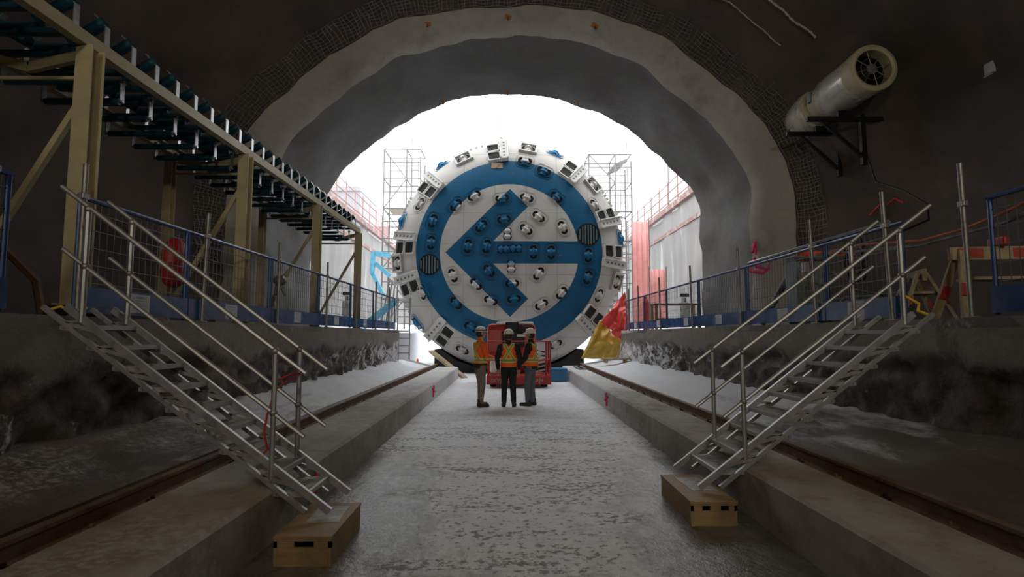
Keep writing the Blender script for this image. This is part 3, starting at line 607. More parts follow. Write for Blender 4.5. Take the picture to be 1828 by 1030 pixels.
# ------------------------------------------------------------------ conveyor
cv = thing('conveyor_frame', 'overhead conveyor frame on cream steel legs along the left wall', 'conveyor', (-4.91, 0, PZ))
ZC = 4.65 - PZ; HW = .615
for s in (-1, 1):
    m = MB(); m.beam((s * HW, 1.2, ZC), (s * HW, 16.2, ZC), .05, .13); m.beam((s * (HW - .035), 1.2, ZC + .058), (s * (HW - .035), 16.2, ZC + .058), .08, .012); m.beam((s * (HW - .035), 1.2, ZC - .058), (s * (HW - .035), 16.2, ZC - .058), .08, .012)
    m.build('side_rail', cream, cv)
BY = [2.15, 5.6, 9.05, 12.55, 16.05]
for i, y in enumerate(BY):
    for s in (-1, 1):
        zb = .12 if s > 0 and i == 1 else 0; m = MB(); w = .17 if s > 0 else .13
        for q in (-1, 1): m.box((s * HW, y + q * (w / 2), (ZC + zb) / 2 - .03), (w, .012, ZC - zb - .06))
        m.box((s * HW, y, (ZC + zb) / 2 - .03), (.012, w, ZC - zb - .06)); m.box((s * HW, y, zb + .01), (.26, .26, .02)); m.build('leg', cream, cv)
    m = MB(); m.beam((-HW, y, ZC - .12), (0, y, ZC - .27), .06, .1); m.beam((HW, y, ZC - .12), (0, y, ZC - .27), .06, .1); m.build('cross_beam', cream, cv)
    m = MB(); m.tube((-HW, y, ZC - .38), (HW, y, ZC - .38), .022); m.build('tie_rod', cream, cv)
    m = MB(); m.beam((HW, y, ZC - .5), (-HW, y, .12), .06, .06); m.build('diagonal_brace', cream, cv)
    if i == 1: m = MB(); m.box((HW + .0, y, .06), (.34, .34, .12)); m.build('footing_block', blacksteel, cv)
m0 = MB(); m0.pipe([(HW, 0, ZC + .05), (HW, 0, ZC + .27), (HW - .12, 0, ZC + .42)], .001); 
def idler(y):
    for s in (-1, 1):
        m = MB()
        for a, b in (((HW, ZC + .06), (HW, ZC + .28)), ((HW, ZC + .28), (HW - .13, ZC + .42))): m.beam((s * a[0], y, a[1]), (s * b[0], y, b[1]), .07 if False else .07, .012, (s, 0, 0))
        m.build('idler_bracket', steel, cv)
    m = MB(); m.tube((HW - .03, y, ZC + .34), (.22, y, ZC + .12), .062, n=12); m.tube((-HW + .03, y, ZC + .34), (-.22, y, ZC + .12), .062, n=12); m.tube((-.2, y + .1, ZC + .09), (.2, y + .1, ZC + .09), .062, n=12); m.build('trough_roller', teal, cv, smooth=True)
    m = MB(); m.box((0, y, ZC - .01), (HW * 2 - .1, .08, .05)); m.build('idler_base', teal, cv)
ys = [3.66 + .43 * k for k in range(29)]
for y in ys: idler(y)
for k in range(5, 25):
    y = 5.2 + .52 * k - 2.0; m = MB(); m.tube((-.42, y, ZC - .32), (.42, y, ZC - .32), .04, n=10); m.build('return_roller', teal, cv, smooth=True)
    for s in (-1, 1): m = MB(); m.box((s * .45, y, ZC - .22), (.012, .07, .22)); m.tube((s * .47, y, ZC - .32), (s * .42, y, ZC - .32), .02, n=6); m.box((s * .45, y, ZC - .1), (.05, .04, .05)); m.build('return_hanger', steel, cv)
# ------------------------------------------------------------------ fan
fn = thing('ventilation_fan', 'white cylindrical ventilation fan held high on the right tunnel wall', 'fan', (8.2, 12, 7.6))
fanw = M('fan_white_casing', (.66, .64, .54), .3, .3, .1, 3, dirt=(.4, .37, .28)); fany = M('fan_yellowed_ring', (.5, .45, .28), .5, 0, .15)
m = MB(); m.lathe([(.40, .28), (.41, 0), (.46, -.03), (.53, .0), (.545, .06), (.525, .38)], (0, 0, 0), (0, 1, 0), 40, cap=False); m.build('inlet_ring', fany, fn, smooth=True)
m = MB(); m.lathe([(.515, .3), (.515, 1.55), (.50, 1.6), (.42, 1.68)], (0, 0, 0), (0, 1, 0), 40, cap=False); m.build('front_silencer', fanw, fn, smooth=True)
m = MB(); m.lathe([(.47, 1.62), (.47, 1.72), (.40, 1.74), (.40, 2.1), (.47, 2.12), (.47, 2.22)], (0, 0, 0), (0, 1, 0), 32, cap=False); m.build('motor_section', fany, fn, smooth=True)
m = MB(); m.lathe([(.40, 2.18), (.52, 2.26), (.52, 3.45), (.49, 3.75), (.40, 3.92), (.2, 4.0)], (0, 0, 0), (0, 1, 0), 40, cap=False); m.build('rear_silencer', fanw, fn, smooth=True)
m = MB(); m.lathe([(.001, .9), (.41, .9)], (0, 0, 0), (0, 1, 0), 32, cap=False); m.lathe([(.41, .9), (.40, .26)], (0, 0, 0), (0, 1, 0), 32, cap=False); m.build('duct_interior', black, fn)
m = MB(); m.lathe([(.02, .05), (.12, .06), (.13, .2), (.13, .5)], (0, 0, 0), (0, 1, 0), 20); m.build('hub', dull_steel, fn, smooth=True)
for k in range(8):
    a = k * pi / 4 + .25; m = MB(); m.tube((.1 * cos(a), .06, .1 * sin(a)), (.41 * cos(a), .06, .41 * sin(a)), .012); m.build('guard_spoke', dull_steel, fn)
m = MB(); m.pipe([(.25 * cos(a * pi / 12), .06, .25 * sin(a * pi / 12)) for a in range(24)], .008, 5, close=True); m.build('guard_ring', dull_steel, fn)
for y, w in ((.55, .5), (2.75, .35)):
    m = MB()
    for k in range(3): m.box((-.515 * cos(.5), y + .1, -.515 * sin(.5) - .0 + .08 - .07 * k), (.006, w, .022), Euler((0, R(-28), 0)))
    m.build('faded_lettering', M('fan_print_%d' % int(y * 9), (.35, .36, .36), .6), fn)
m = MB(); m.box((0, 1.85, .46), (.2, .3, .12), bev=.02); m.build('terminal_box', greycab, fn); m = MB(); m.box((-.42, 1.85, .1), (.1, .2, .24), bev=.01); m.build('terminal_box', greycab, fn)
br = thing('fan_bracket', 'black steel wall bracket carrying the ventilation fan', 'bracket', (8.2, 12, 7.6))
for y in (1.2, 2.2):
    m = MB(); m.beam((-.9, y, -.72), (1.3, y, -.72), .1, .1); m.box((0, y, -.6), (.3, .12, .16)); m.build('bracket_arm', blacksteel, br)
    m = MB(); m.beam((.45, y, -.6), (.45, y, -1.85), .11, .11); m.build('bracket_upright', blacksteel, br)
    m = MB(); m.beam((-.55, y, -.75), (.42, y, -1.65), .07, .07); m.build('bracket_strut', blacksteel, br)
# cables on the right
rib('fan_cable', [(8.75, 13.3, 7.0), (8.8, 13.3, 6.0), (8.85, 13.1, 5.3), (9.0, 12.4, 4.9), (8.9, 11.6, 4.4), (8.3, 10.8, 3.9), (7.2, 10.2, 3.5), (6.4, 9.6, 3.2)], .02, blacksteel, 'thin dark cable looping down from the fan to the right fence', 'cable')
rib('orange_cable', [(4.66, 3.4, 3.0), (4.66, 4.4, 2.93), (4.66, 4.7, 2.88), (4.66, 5.1, 2.79), (4.66, 5.6, 2.72), (4.66, 6.2, 2.70), (4.66, 7.2, 2.82), (4.66, 8.6, 2.86)], .013, orange_cab, 'orange cable sagging along the top of right fence near camera', 'cable')
rib('black_hose', [(4.7, 3.4, 2.92), (4.7, 4.6, 2.8), (4.7, 5.2, 2.7), (4.7, 6.3, 2.66), (4.7, 7.2, 2.74), (4.7, 8.4, 2.85)], .02, dull_steel, 'dark hose hanging just below the orange cable', 'hose')
rib('grey_hose', [(4.585, 6.6, 2.995), (4.59, 7.2, 2.995), (4.575, 8.0, 2.995), (4.585, 9.6, 2.995), (4.58, 10.5, 2.995)], .028, M('pale_grey_hose', (.2, .21, .25), .4), 'pale grey hose lying along the right fence top rail', 'hose')
rib('coiled_black_cable', [(4.8 + .03 * cos(k), 7.6 + .22 * cos(k * .7), 2.55 + .25 * sin(k * .7) + .01 * k) for k in range(30)], .014, blacksteel, 'black cable coil hung behind the right fence', 'cable')
rib('loose_grey_cable', [(4.9, 8.5, 2.65), (5.2, 8.4, 2.45), (5.0, 8.0, 2.3), (5.3, 7.8, 2.2), (5.0, 8.2, 2.2), (4.9, 8.6, 1.9)], .02, dull_steel, 'loose grey cable drooping behind the right fence', 'cable')
# cabinet
cb = thing('electrical_cabinet', 'grey electrical cabinet behind the right fence', 'cabinet', (4.95, 9.2, PZ))
m = MB(); m.box((0, 0, .6), (.5, .35, 1.05), bev=.01); m.build('cabinet_body', greycab, cb)
m = MB(); m.box((0, -.18, .6), (.44, .015, .95), bev=.004); d = m.build('cabinet_door', greycab, cb); m = MB(); m.box((.16, -.2, .6), (.02, .03, .1)); m.build('door_handle', black, d)
m = MB(); [m.box((a, -.19, b), (.03, .004, .015)) for a in (-.1, .05) for b in (.35, .6, .85)]; m.build('vent_slot', black, d)
m = MB(); m.box((-.1, -.19, .93), (.12, .004, .16)); m.build('white_label', paper, d); m = MB(); m.box((.1, -.19, .32), (.05, .004, .06)); m.build('red_label', redm, d)
m = MB(); [m.box((a, 0, .04), (.05, .3, .08)) for a in (-.2, .2)]; m.build('cabinet_foot', blacksteel, cb)
m = MB(); m.box((5.05, 8.75, 2.93), (.9, .02, .07)); tag(m.build('orange_safety_strip', orange), 'orange strip stretched above the grey cabinet', 'barrier strip')
rib('black_strut', [(5.0, 11.0, 1.85), (5.35, 10.9, 2.5), (5.6, 10.85, 2.95)], .07, blacksteel, 'black leaning strut left of the grey cabinet', 'strut')
# sawhorses
def saw(x, y, rz, L, h, label, plank=True):
    t = thing('sawhorse', label, 'sawhorse', (x, y, PZ), rz)
    m = MB(); m.box((0, 0, h - .07), (L, .045, .14)); m.build('top_beam', wood, t)
    m = MB(); [m.box((-L / 2 + .2 + k * .55, -.024, h - .07), (.26, .004, .10)) for k in range(int(L / .55))]; m.build('red_stripe', redstripe, t)
    for sx in (-1, 1):
        for sy in (-1, 1):
            m = MB(); a, b = V((sx * (L / 2 - .12), sy * .04, h - .05)), V((sx * (L / 2 + .03), sy * .27, 0)); m.beam(a, b, .09, .035, (0, 1, 0)); l = m.build('leg', wood, t)
            m = MB(); m.beam(a + (b - a) * .5 + V((0, -.02, 0)), a + (b - a) * .68 + V((0, -.02, 0)), .092, .036, (0, 1, 0)); m.build('painted_band', redstripe, l)
    if plank: m = MB(); m.box((0, 0, h * .55), (L * .8, .3, .03)); m.build('shelf_board', wood, t)
saw(5.55, 5.9, R(-8), 1.5, .78, 'long red striped timber sawhorse at right edge by the fence')
saw(5.1, 6.9, R(70), .6, .62, 'short timber sawhorse behind right fence at the top of stairs')
m = MB(); m.box((0, 0, 0), (.22, 1.6, .03)); o = m.build('blue_storage_panel', blue); o.location = (5.0, 4.6, 2.02); o.rotation_euler = (0, R(90), 0); tag(o, 'dark blue board standing on the right platform at picture edge', 'board')
m = MB(); m.box((0, 0, 0), (.07, .22, .1), bev=.02); o = m.build('red_tool', redm); o.location = (5.3, 5.93, 2.64); tag(o, 'red and black power tool resting on the sawhorse', 'tool')
# ------------------------------------------------------------------ people
def vest_mat(name, root, full, back=1):
    g = G(name); p = g.pos(root); x, y, z = g.xyz(p); lt = lambda a, b: g.ma('LESS_THAN', a, b); AB = lambda a: g.ma('ABSOLUTE', a)
    def band(d, w): return lt(AB(d), w)
    dx = g.ma('SUBTRACT', AB(x), g.ma('MULTIPLY', AB(g.ma('SUBTRACT', z, 1.27)), .62)); isb = lt(y, .0)
    vert = g.ma('SUBTRACT', AB(x), .10)
    d1 = g.ma('ADD', g.ma('MULTIPLY', isb, dx), g.ma('MULTIPLY', g.ma('SUBTRACT', 1, isb), vert)); up = g.ma('GREATER_THAN', z, 1.08)
    o = g.ma('MAXIMUM', g.ma('MULTIPLY', band(d1, .042), up), band(g.ma('SUBTRACT', z, 1.06), .05)); i = g.ma('MAXIMUM', g.ma('MULTIPLY', band(d1, .02), up), band(g.ma('SUBTRACT', z, 1.06), .024))
    c = g.mix(o, (.95, .14, .02), (.75, .75, .05)); c = g.mix(i, c, (.30, .33, .22)); c = g.mix(lt(z, .985), c, (.014, .014, .017)) if full else c; g.bump(g.noise(p, 14, 4), .5, .02); return g.out(c, .75)
def person(name, label, loc, rz, h, jacket, trousers, jmats, arms, feet, hip_tilt=0, hat_rot=0, head_dir=(0, 1), vest=True, sleeve=None, goggles=False):
    t = thing(name, label, 'person', loc, rz); k = h / 1.78; q = lambda *p: V(p) * k
    hx, hy = head_dir; ha = math.atan2(-hx, hy); HR = Euler((0, 0, ha)).to_matrix()
    # body (one continuous surface): legs, torso, neck, head with face, arms, hands
    m = MB(); hc = q(0, .02, 1.655)
    L, Rr = feet
    for s, f in ((-1, L), (1, Rr)):
        hipp = q(s * .09, 0, .92); kn = q(s * .10 + f[2], f[1] * .5 + .03, .50); an = q(f[0], f[1], .09)
        m.cap(hipp, kn, .085 * k, .058 * k); m.cap(kn, an, .055 * k, .037 * k); m.cap(an + q(0, -.03, -.04), an + q(s * .015, .15, -.055), .036 * k, .03 * k)
    m.ell(q(0, 0, .96), (.165 * k, .115 * k, .13 * k)); m.ell(q(0, .01, 1.12), (.15 * k, .10 * k, .17 * k)); m.ell(q(0, 0, 1.31), (.175 * k, .115 * k, .18 * k)); m.cap(q(-.15, -.01, 1.41), q(.15, -.01, 1.41), .065 * k, .065 * k)
    m.cap(q(0, -.01, 1.42), hc + q(0, -.02, -.05), .058 * k, .052 * k)
    H = lambda a, b, c: hc + HR @ q(a, b, c)
    m.ell(H(0, -.012, .02), (.077 * k, .095 * k, .11 * k), HR); m.ell(H(0, .03, -.045), (.056 * k, .06 * k, .07 * k), HR)
    m.cap(H(0, .085, .02), H(0, .112, -.02), .009 * k, .016 * k); m.ell(H(0, .082, -.06), (.025 * k, .016 * k, .009 * k), HR); m.ell(H(0, .07, -.1), (.025 * k, .02 * k, .018 * k), HR); m.ell(H(0, .078, .035), (.055 * k, .014 * k, .012 * k), HR)
    for s in (-1, 1): m.ell(H(s * .078, -.005, -.005), (.012 * k, .02 * k, .033 * k), HR)
    HN = []
    for s, (el, wr, fd) in zip((-1, 1), arms):
        sh = q(s * .195, -.01, 1.40); el, wr = q(*el), q(*wr); fd = V(fd).normalized()
        m.cap(sh, el, .055 * k, .042 * k); m.cap(el, wr, .042 * k, .028 * k)
        side = fd.cross((wr - el).orthogonal()).normalized(); side = (V((1, 0, 0)) - fd * fd.x).normalized() if abs(fd.x) < .8 else (V((0, 0, 1)) - fd * fd.z).normalized(); nrm = fd.cross(side)
        pc = wr + fd * .05 * k; 
        for a in (-1, 0, 1): m.cap(wr + side * a * .012 * k, wr + (fd * .085 + side * a * .026) * k, .017 * k, .013 * k)
        for j, (o_, ln) in enumerate(((-.032, .062), (-.011, .075), (.011, .07), (.031, .052))):
            b0 = wr + (fd * .085 + side * o_) * k; b1 = b0 + (fd * ln * .55 + nrm * .012) * k; b2 = b1 + (fd * ln * .4 + nrm * .03) * k; m.cap(b0, b1, .0095 * k, .0085 * k); m.cap(b1, b2, .0085 * k, .007 * k)
        b0 = wr + (fd * .03 - side * .022) * k; b1 = b0 + (fd * .03 - side * .03) * k; m.cap(b0, b1, .012 * k, .01 * k); m.cap(b1, b1 + (fd * .03 + nrm * .015) * k, .01 * k, .008 * k)
        HN.append((sh, el, wr))
    organic(m, 'body', skin, t, .0085, 2)
    m = MB()
    for s in (-1, 1): m.ell(H(s * .03, .079, .018), (.012 * k, .008 * k, .008 * k), HR, n=10)
    m.build('eyes', M(name + '_eye', (.5, .5, .5), .3), t, smooth=True)
    m = MB(); m.ell(H(0, -.03, .0), (.084 * k, .088 * k, .105 * k), HR); organic(m, 'hair', hairm, t, .01)
    # trousers
    m = MB()
    for s, f in ((-1, L), (1, Rr)):
        hipp = q(s * .088, 0, .90); kn = q(s * .10 + f[2], f[1] * .5 + .03, .50); an = q(f[0], f[1], .11)
        m.cap(hipp, kn, .103 * k, .077 * k); m.cap(kn, an, .077 * k, .062 * k); m.ell(an + q(0, 0, .03), (.068 * k, .072 * k, .03 * k))
    m.ell(q(0, 0, .95), (.175 * k, .125 * k, .12 * k)); organic(m, 'trousers', trousers, t, .011, 4)
    for s, f in ((-1, L), (1, Rr)):
        m = MB(); an = q(f[0], f[1], 0); o_ = s * .03; m.cap(an + q(0, -.02, .13), an + q(0, -.02, .06), .056 * k, .05 * k); m.cap(an + q(0, -.04, .045), an + q(o_, .16, .04), .045 * k, .04 * k); m.box(an + q(o_ * .4, .06, .012), (.085 * k, .27 * k, .02 * k), Euler((0, 0, -o_ * 3)))
        organic(m, 'boot', boot, t, .009, 2)
    # jacket with sleeves
    m = MB(); m.ell(q(0, 0, .97), (.19 * k, .14 * k, .12 * k)); m.ell(q(0, .005, 1.12), (.185 * k, .135 * k, .2 * k)); m.ell(q(0, 0, 1.30), (.20 * k, .14 * k, .19 * k)); m.cap(q(-.155, -.01, 1.405), q(.155, -.01, 1.405), .08 * k, .08 * k)
    m.cap(q(0, -.01, 1.42), q(0, 0, 1.52), .085 * k, .07 * k); m.lathe([(.17 * k, .86 * k), (.175 * k, 1.0 * k)], (0, 0, 0), n=20)
    for sh, el, wr in HN: m.cap(sh, el, .076 * k, .063 * k); m.cap(el, el + (wr - el) * .93, .063 * k, .046 * k)
    j = organic(m, 'jacket', jacket, t, .011, 4)
    if vest:
        m = MB(); m.ell(q(0, .005, 1.10), (.205 * k, .152 * k, .17 * k)); m.ell(q(0, 0, 1.28), (.215 * k, .158 * k, .2 * k)); m.cap(q(-.115, -.01, 1.40), q(.115, -.01, 1.40), .094 * k, .094 * k); m.lathe([(.19 * k, .93 * k), (.2 * k, 1.1 * k)], (0, 0, 0), n=24)
        v = organic(m, 'hivis_vest', jmats, t, .011, 3)
    # helmet
    m = MB(); c = H(0, -.012, .055); pr = []
    for i in range(9): a = pi / 2 * i / 8; pr.append((max(.0001, .118 * cos(a) ** .8) * k, .115 * sin(a) * k))
    m.lathe(pr, c, (0, 0, 1), 24, cap=False); m.lathe([(.118 * k, 0), (.128 * k, -.006 * k), (.13 * k, -.014 * k), (.114 * k, -.01 * k)], c, (0, 0, 1), 24, cap=False)
    hl = m.build('hard_hat', whitep, t, smooth=True); m = MB(); m.ell(c + HR @ q(0, .12, -.008), (.085 * k, .06 * k, .01 * k), HR); m.build('hat_brim', whitep, hl, smooth=True)
    m = MB(); m.cap(c + q(0, 0, .0) + HR @ q(0, -.11, .1 - .03), c + HR @ q(0, .1, .085), .012 * k, .012 * k); m.build('hat_ridge', whitep, hl, smooth=True)
    if goggles: m = MB(); m.pipe([c + HR @ q(.124 * cos(a * pi / 10), .124 * sin(a * pi / 10), .022) for a in range(20)], .014 * k, 6, close=True); m.ell(c + HR @ q(0, .125, .03), (.07 * k, .03 * k, .032 * k), HR); m.build('goggles', blacksteel, hl, smooth=True)
    return t

def mk():
    A = person('person', 'person at left in orange high-visibility jacket and khaki trousers, white helmet with goggles', (-.62, 13.1, 0), R(-62), 1.80, orange, khaki, None,
      (((-.28, .05, 1.13), (-.12, .27, 1.08), (.5, 1, .2)), ((.28, .03, 1.13), (.14, .27, 1.10), (-.5, 1, .1))), ((-.11, .06, 0), (.12, -.04, 0)), head_dir=(0.1, 1), vest=False, goggles=True)
    for c in A.children:
        if c.name.startswith('jacket'): c.data.materials[0] = vest_mat('orange_striped_jacket', A, True)
    B = person('person', 'person in the middle seen from behind, orange vest with yellow cross over black clothes', (.04, 13.0, 0), R(0), 1.74, darkcloth, darkcloth, None,
      (((-.27, -.03, 1.13), (-.25, .05, .88), (.1, .3, -1)), ((.27, -.03, 1.13), (.25, .05, .88), (-.1, .3, -1))), ((-.11, 0, 0), (.12, .02, 0)), vest=False)
    C_ = person('person', 'person at right in orange vest, black sleeves and grey jeans looking left', (.56, 13.25, 0), R(68), 1.76, darkcloth, jean, None,
      (((-.25, .05, 1.12), (-.10, .22, .98), (.4, .6, -.6)), ((.25, .05, 1.12), (.12, .23, .96), (-.5, .6, -.6))), ((-.10, .04, 0), (.11, -.02, 0)), head_dir=(-.1, 1), vest=False)
    for P_, kk in ((B, 1.74 / 1.78), (C_, 1.76 / 1.78)):
        q = lambda *p: V(p) * kk; m = MB(); m.ell(q(0, .0, 1.12), (.20 * kk, .152 * kk, .18 * kk)); m.ell(q(0, 0, 1.28), (.19 * kk, .158 * kk, .2 * kk)); m.cap(q(-.10, -.01, 1.40), q(.10, -.01, 1.40), .092 * kk, .092 * kk); m.lathe([(.185 * kk, .93 * kk), (.19 * kk, 1.1 * kk)], (0, 0, 0), n=24)
        organic(m, 'hivis_vest', vest_mat('striped_vest', P_, False), P_, .011, 3)
mk()
# ------------------------------------------------------------------ marks and bolts in the tunnel
for i, (Y, px, z, lb) in enumerate(((15.6, -2.3, 10.62, 'left of the three on the pale ridge'), (15.6, .02, 10.85, 'middle of the three on the pale ridge'), (15.6, 2.55, 10.6, 'right of the three on the pale ridge'),
        (19.6, -2.3, 10.0, 'left of the three near the portal edge'), (19.6, .02, 10.36, 'middle of the three near the portal edge'), (19.6, 2.55, 9.98, 'right of the three near the portal edge'))):
    b = thing('survey_bolt', 'orange bolt in the tunnel roof, ' + lb, 'bolt', (px, Y, z), 0, 'roof bolts'); sc = 1 if i < 3 else .7
    m = MB(); m.tube((0, .1, .1), (0, -.12, -.12), .035 * sc, n=8); m.build('bolt_shank', rust, b); m = MB(); m.box((0, -.06, -.02), (.2 * sc, .03, .12 * sc), Euler((.6, .3 * i, 0)), bev=.01); m.build('orange_plate', M('dull_orange_plate%d' % i, (.5, .2, .04), .6), b)
def mark(pts, name, label, mt=pinkp, r=.03):
    m = MB()
    for p in pts: m.pipe(p, r, 5)
    tag(m.build(name, mt, smooth=True), label, 'paint mark')
mark([[(-1.845, 5.55, .12), (-1.845, 5.6, .3), (-1.845, 5.63, .38)], [(-1.845, 5.5, .2), (-1.845, 5.66, .24)]], 'pink_paint_mark', 'pink paint mark on left kerb face beside the stair foot', r=.022)
mark([[(-1.848, 14.2, .1), (-1.848, 14.35, .36)], [(-1.848, 14.1, .3), (-1.848, 14.5, .2)]], 'pink_paint_mark', 'small pink paint mark on left kerb face near the people')
mark([[(2.19, 12.4, .1), (2.19, 12.5, .36)], [(2.19, 12.3, .3), (2.19, 12.6, .2)]], 'pink_paint_mark', 'small pink paint mark on right kerb face')
mark([[(7.2, 15.95, 3.95), (7.15, 15.95, 4.35), (7.05, 15.9, 4.0)], [(7.1, 15.9, 3.85), (7.15, 15.9, 3.6), (7.4, 15.75, 3.5), (7.5, 15.7, 3.8)], [(6.98, 16.1, 3.5), (7.3, 15.8, 3.4), (7.45, 15.7, 3.55)], [(7.02, 16, 3.7), (7.3, 15.8, 3.75)]], 'pink_paint_mark', 'bright pink sprayed letters on the right arch pillar above the fence', r=.055)
mark([[(9.0, 13.6, 4.6), (9.05, 13.3, 4.8)], [(9.1, 13.1, 4.75), (9.15, 12.9, 4.85), (9.2, 12.7, 4.7)]], 'red_paint_mark', 'faint red writing on the right tunnel wall under the fan', ribbon, .03)
m = MB(); m.box((9.55, 10.6, 6.9), (.06, .2, .22)); m.box((9.5, 10.6, 6.75), (.03, .2, .02)); tag(m.build('wall_plate', paper), 'small pale plate fixed high on the right tunnel wall', 'plate')
# extinguisher-like red bag, grey hanging sack, timber behind the left fence
m = MB(); m.ell((0, 0, 0), (.16, .22, .32)); m.ell((.02, -.05, -.2), (.17, .2, .22)); o = organic(m, 'red_bag', redm, None, .02); o.location = (-4.75, 8.0, 2.72); tag(o, 'dark red bag hung behind the left fence', 'bag')
m = MB(); m.ell((0, 0, .1), (.14, .15, .12)); m.cap((0, 0, .1), (.12, 0, -.22), .07, .03); m.cap((-.05, 0, .05), (-.14, 0, -.5), .05, .02); m.cap((.05, 0, .2), (.28, 0, .45), .02, .01); o = organic(m, 'grey_sack', dull_steel, None, .015); o.location = (-4.95, 12.2, 2.72); tag(o, 'crumpled grey sack hanging on the left fence beside the conveyor leg', 'sack')
m = MB(); m.box((-5.0, 8.4, 1.98), (.1, 2.4, .09)); tag(m.build('timber_batten', wood), 'timber batten lying behind the left fence', 'timber')
rib('brown_pipe', [(-8.6, 5.5, 3.2), (-8.6, 8.2, 3.25), (-8.5, 9.3, 3.2), (-8.3, 9.9, 2.6), (-8.3, 10.1, 1.9)], .07, rust, 'brown pipe running along the left tunnel wall', 'pipe')
# ------------------------------------------------------------------ outside
def tower(x0, x1, y0, y1, z0, z1, label, nb, seed):
    random.seed(seed); t = thing('scaffold_tower', label, 'scaffold', ((x0 + x1) / 2, (y0 + y1) / 2, z0)); O = V(((x0 + x1) / 2, (y0 + y1) / 2, z0)); P = lambda *a: V(a) - O; r = .06; mid = x0 + (x1 - x0) * .62
    for x in (x0, mid, x1):
        for y in (y0, y1): m = MB(); m.tube(P(x, y, z0), P(x, y, z1 - (.0 if x != x1 else .5)), r, n=6); m.build('standard', palepost, t)
    n = nb
    for k in range(1, n + 1):
        z = z0 + (z1 - z0) * k / n; m = MB()
        for y in (y0, y1): m.tube(P(x0, y, z), P(x1, y, z), r * .8, n=5); m.tube(P(x0, y, z - .9), P(x1, y, z - .9), r * .6, n=5) if k > 1 else 0
        for x in (x0, mid, x1): m.tube(P(x, y0, z), P(x, y1, z), r * .8, n=5)
        m.build('ledger', palepost, t)
        m = MB(); a, b = (x0, mid) if k % 2 else (mid, x0); m.tube(P(a, y0, z - (z1 - z0) / n), P(b, y0, z), r * .7, n=5); m.build('diagonal', palepost, t)
        if k in (n - 2, n - 4): m = MB(); m.box(P((mid + x0) / 2 + .3, (y0 + y1) / 2, z), (mid - x0, y1 - y0, .12)); m.build('deck_board', M('pale_deck_%s%d' % (seed, k), (.5, .45, .35), .7), t)
    m = MB(); xs = mid + .35
    for k in range(int((z1 - z0 - 1) / .35)): m.tube(P(xs, y0 - .1, z0 + .3 + k * .35), P(xs + .45, y0 - .1, z0 + .3 + k * .35), .02, n=4)
    for x in (xs, xs + .45): m.tube(P(x, y0 - .1, z0), P(x, y0 - .1, z1 + .8), .03, n=5)
    m.build('ladder', palepost, t)
tower(-8.4, -5.9, 37.5, 39.5, 2.0, 14.3, 'pale scaffold tower rising left of the boring machine', 6, 3)
tower(5.6, 8.5, 37.5, 39.5, 2.0, 14.0, 'pale scaffold tower rising right of the boring machine', 6, 4)
m = MB(); m.box((0, 0, 0), (1.0, .12, 1.5)); o = m.build('flood_light_panel', palepost); o.location = (7.7, 38.5, 13.4); o.rotation_euler = (R(75), R(-25), R(20)); tag(o, 'grey tilted board at top of the right scaffold tower', 'board')
m = MB(); m.tube((10.9, 37, 9.4), (10.9, 37, 13.8), .05); tag(m.build('street_pole', palepost), 'thin pole standing above the right pit wall', 'pole')
# red barrier sheets right
redpale = M('hazed_red_barrier', (.74, .33, .31), .6, 0, .1, 2)  # outdoor haze over the sheets is mixed into this pale red
for i, (x, y, w, h, lb) in enumerate(((7.6, 31.5, 1.0, 6.0, 'tall red barrier sheet standing right of the boring machine'), (8.0, 29.5, .9, 3.0, 'short red barrier sheet in front of the tall one'))):
    b = thing('red_barrier_sheet', lb, 'barrier', (x, y, 2.1)); m = MB(); m.grid(lambda u, v: V(((u - .5) * w, .05 * sin(u * 22), v * h)), 24, 4); o = m.build('sheet', redpale, b, smooth=True); s = o.modifiers.new('t', 'SOLIDIFY'); s.thickness = .02
    for s in (-.5, .5): m = MB(); m.tube((s * w, 0, -.3), (s * w, 0, h + .15), .03); m.build('barrier_post', palepost, b)
b = thing('red_gas_cylinder', 'red cylinder standing behind the far end of right fence', 'cylinder', (5.6, 22.5, 1.83)); m = MB(); m.lathe([(.13, 0), (.13, 1.1), (.08, 1.22), (.04, 1.25), (.04, 1.33)], n=16); m.build('cylinder_body', redm, b, smooth=True); m = MB(); m.box((0, 0, 1.38), (.08, .05, .1)); m.build('valve', dull_steel, b)
# table with rusty top on the right platform
t = thing('timber_table', 'timber table with rusty top behind the right fence near the portal', 'table', (6.2, 20.6, PZ))
m = MB(); m.box((0, 0, .95), (1.7, .7, .05)); m.build('table_top', rust, t)
for x in (-.78, .78):
    for y in (-.3, .3): m = MB(); m.box((x, y, .46), (.1, .1, .93)); m.build('leg', wood, t)
m = MB(); m.box((0, -.3, .4), (1.5, .04, .08)); m.build('stretcher', wood, t)
for x, y, z, lb in ((-6.7, 23.5, 2.05, 'grey bollard lamp on the snow behind the left fence'), (7.3, 22.9, 1.95, 'grey bollard lamp on the snow behind the right fence')):
    b = thing('bollard_lamp', lb, 'bollard', (x, y, z)); m = MB(); m.lathe([(.2, 0), (.2, .95), (.17, 1.0), (.08, 1.02), (.07, 1.22)], n=16); m.build('bollard_body', dull_steel, b, smooth=True)
    m = MB(); m.box((0, 0, 1.32), (.36, .12, .14), bev=.02); m.build('lamp_head', blacksteel, b)
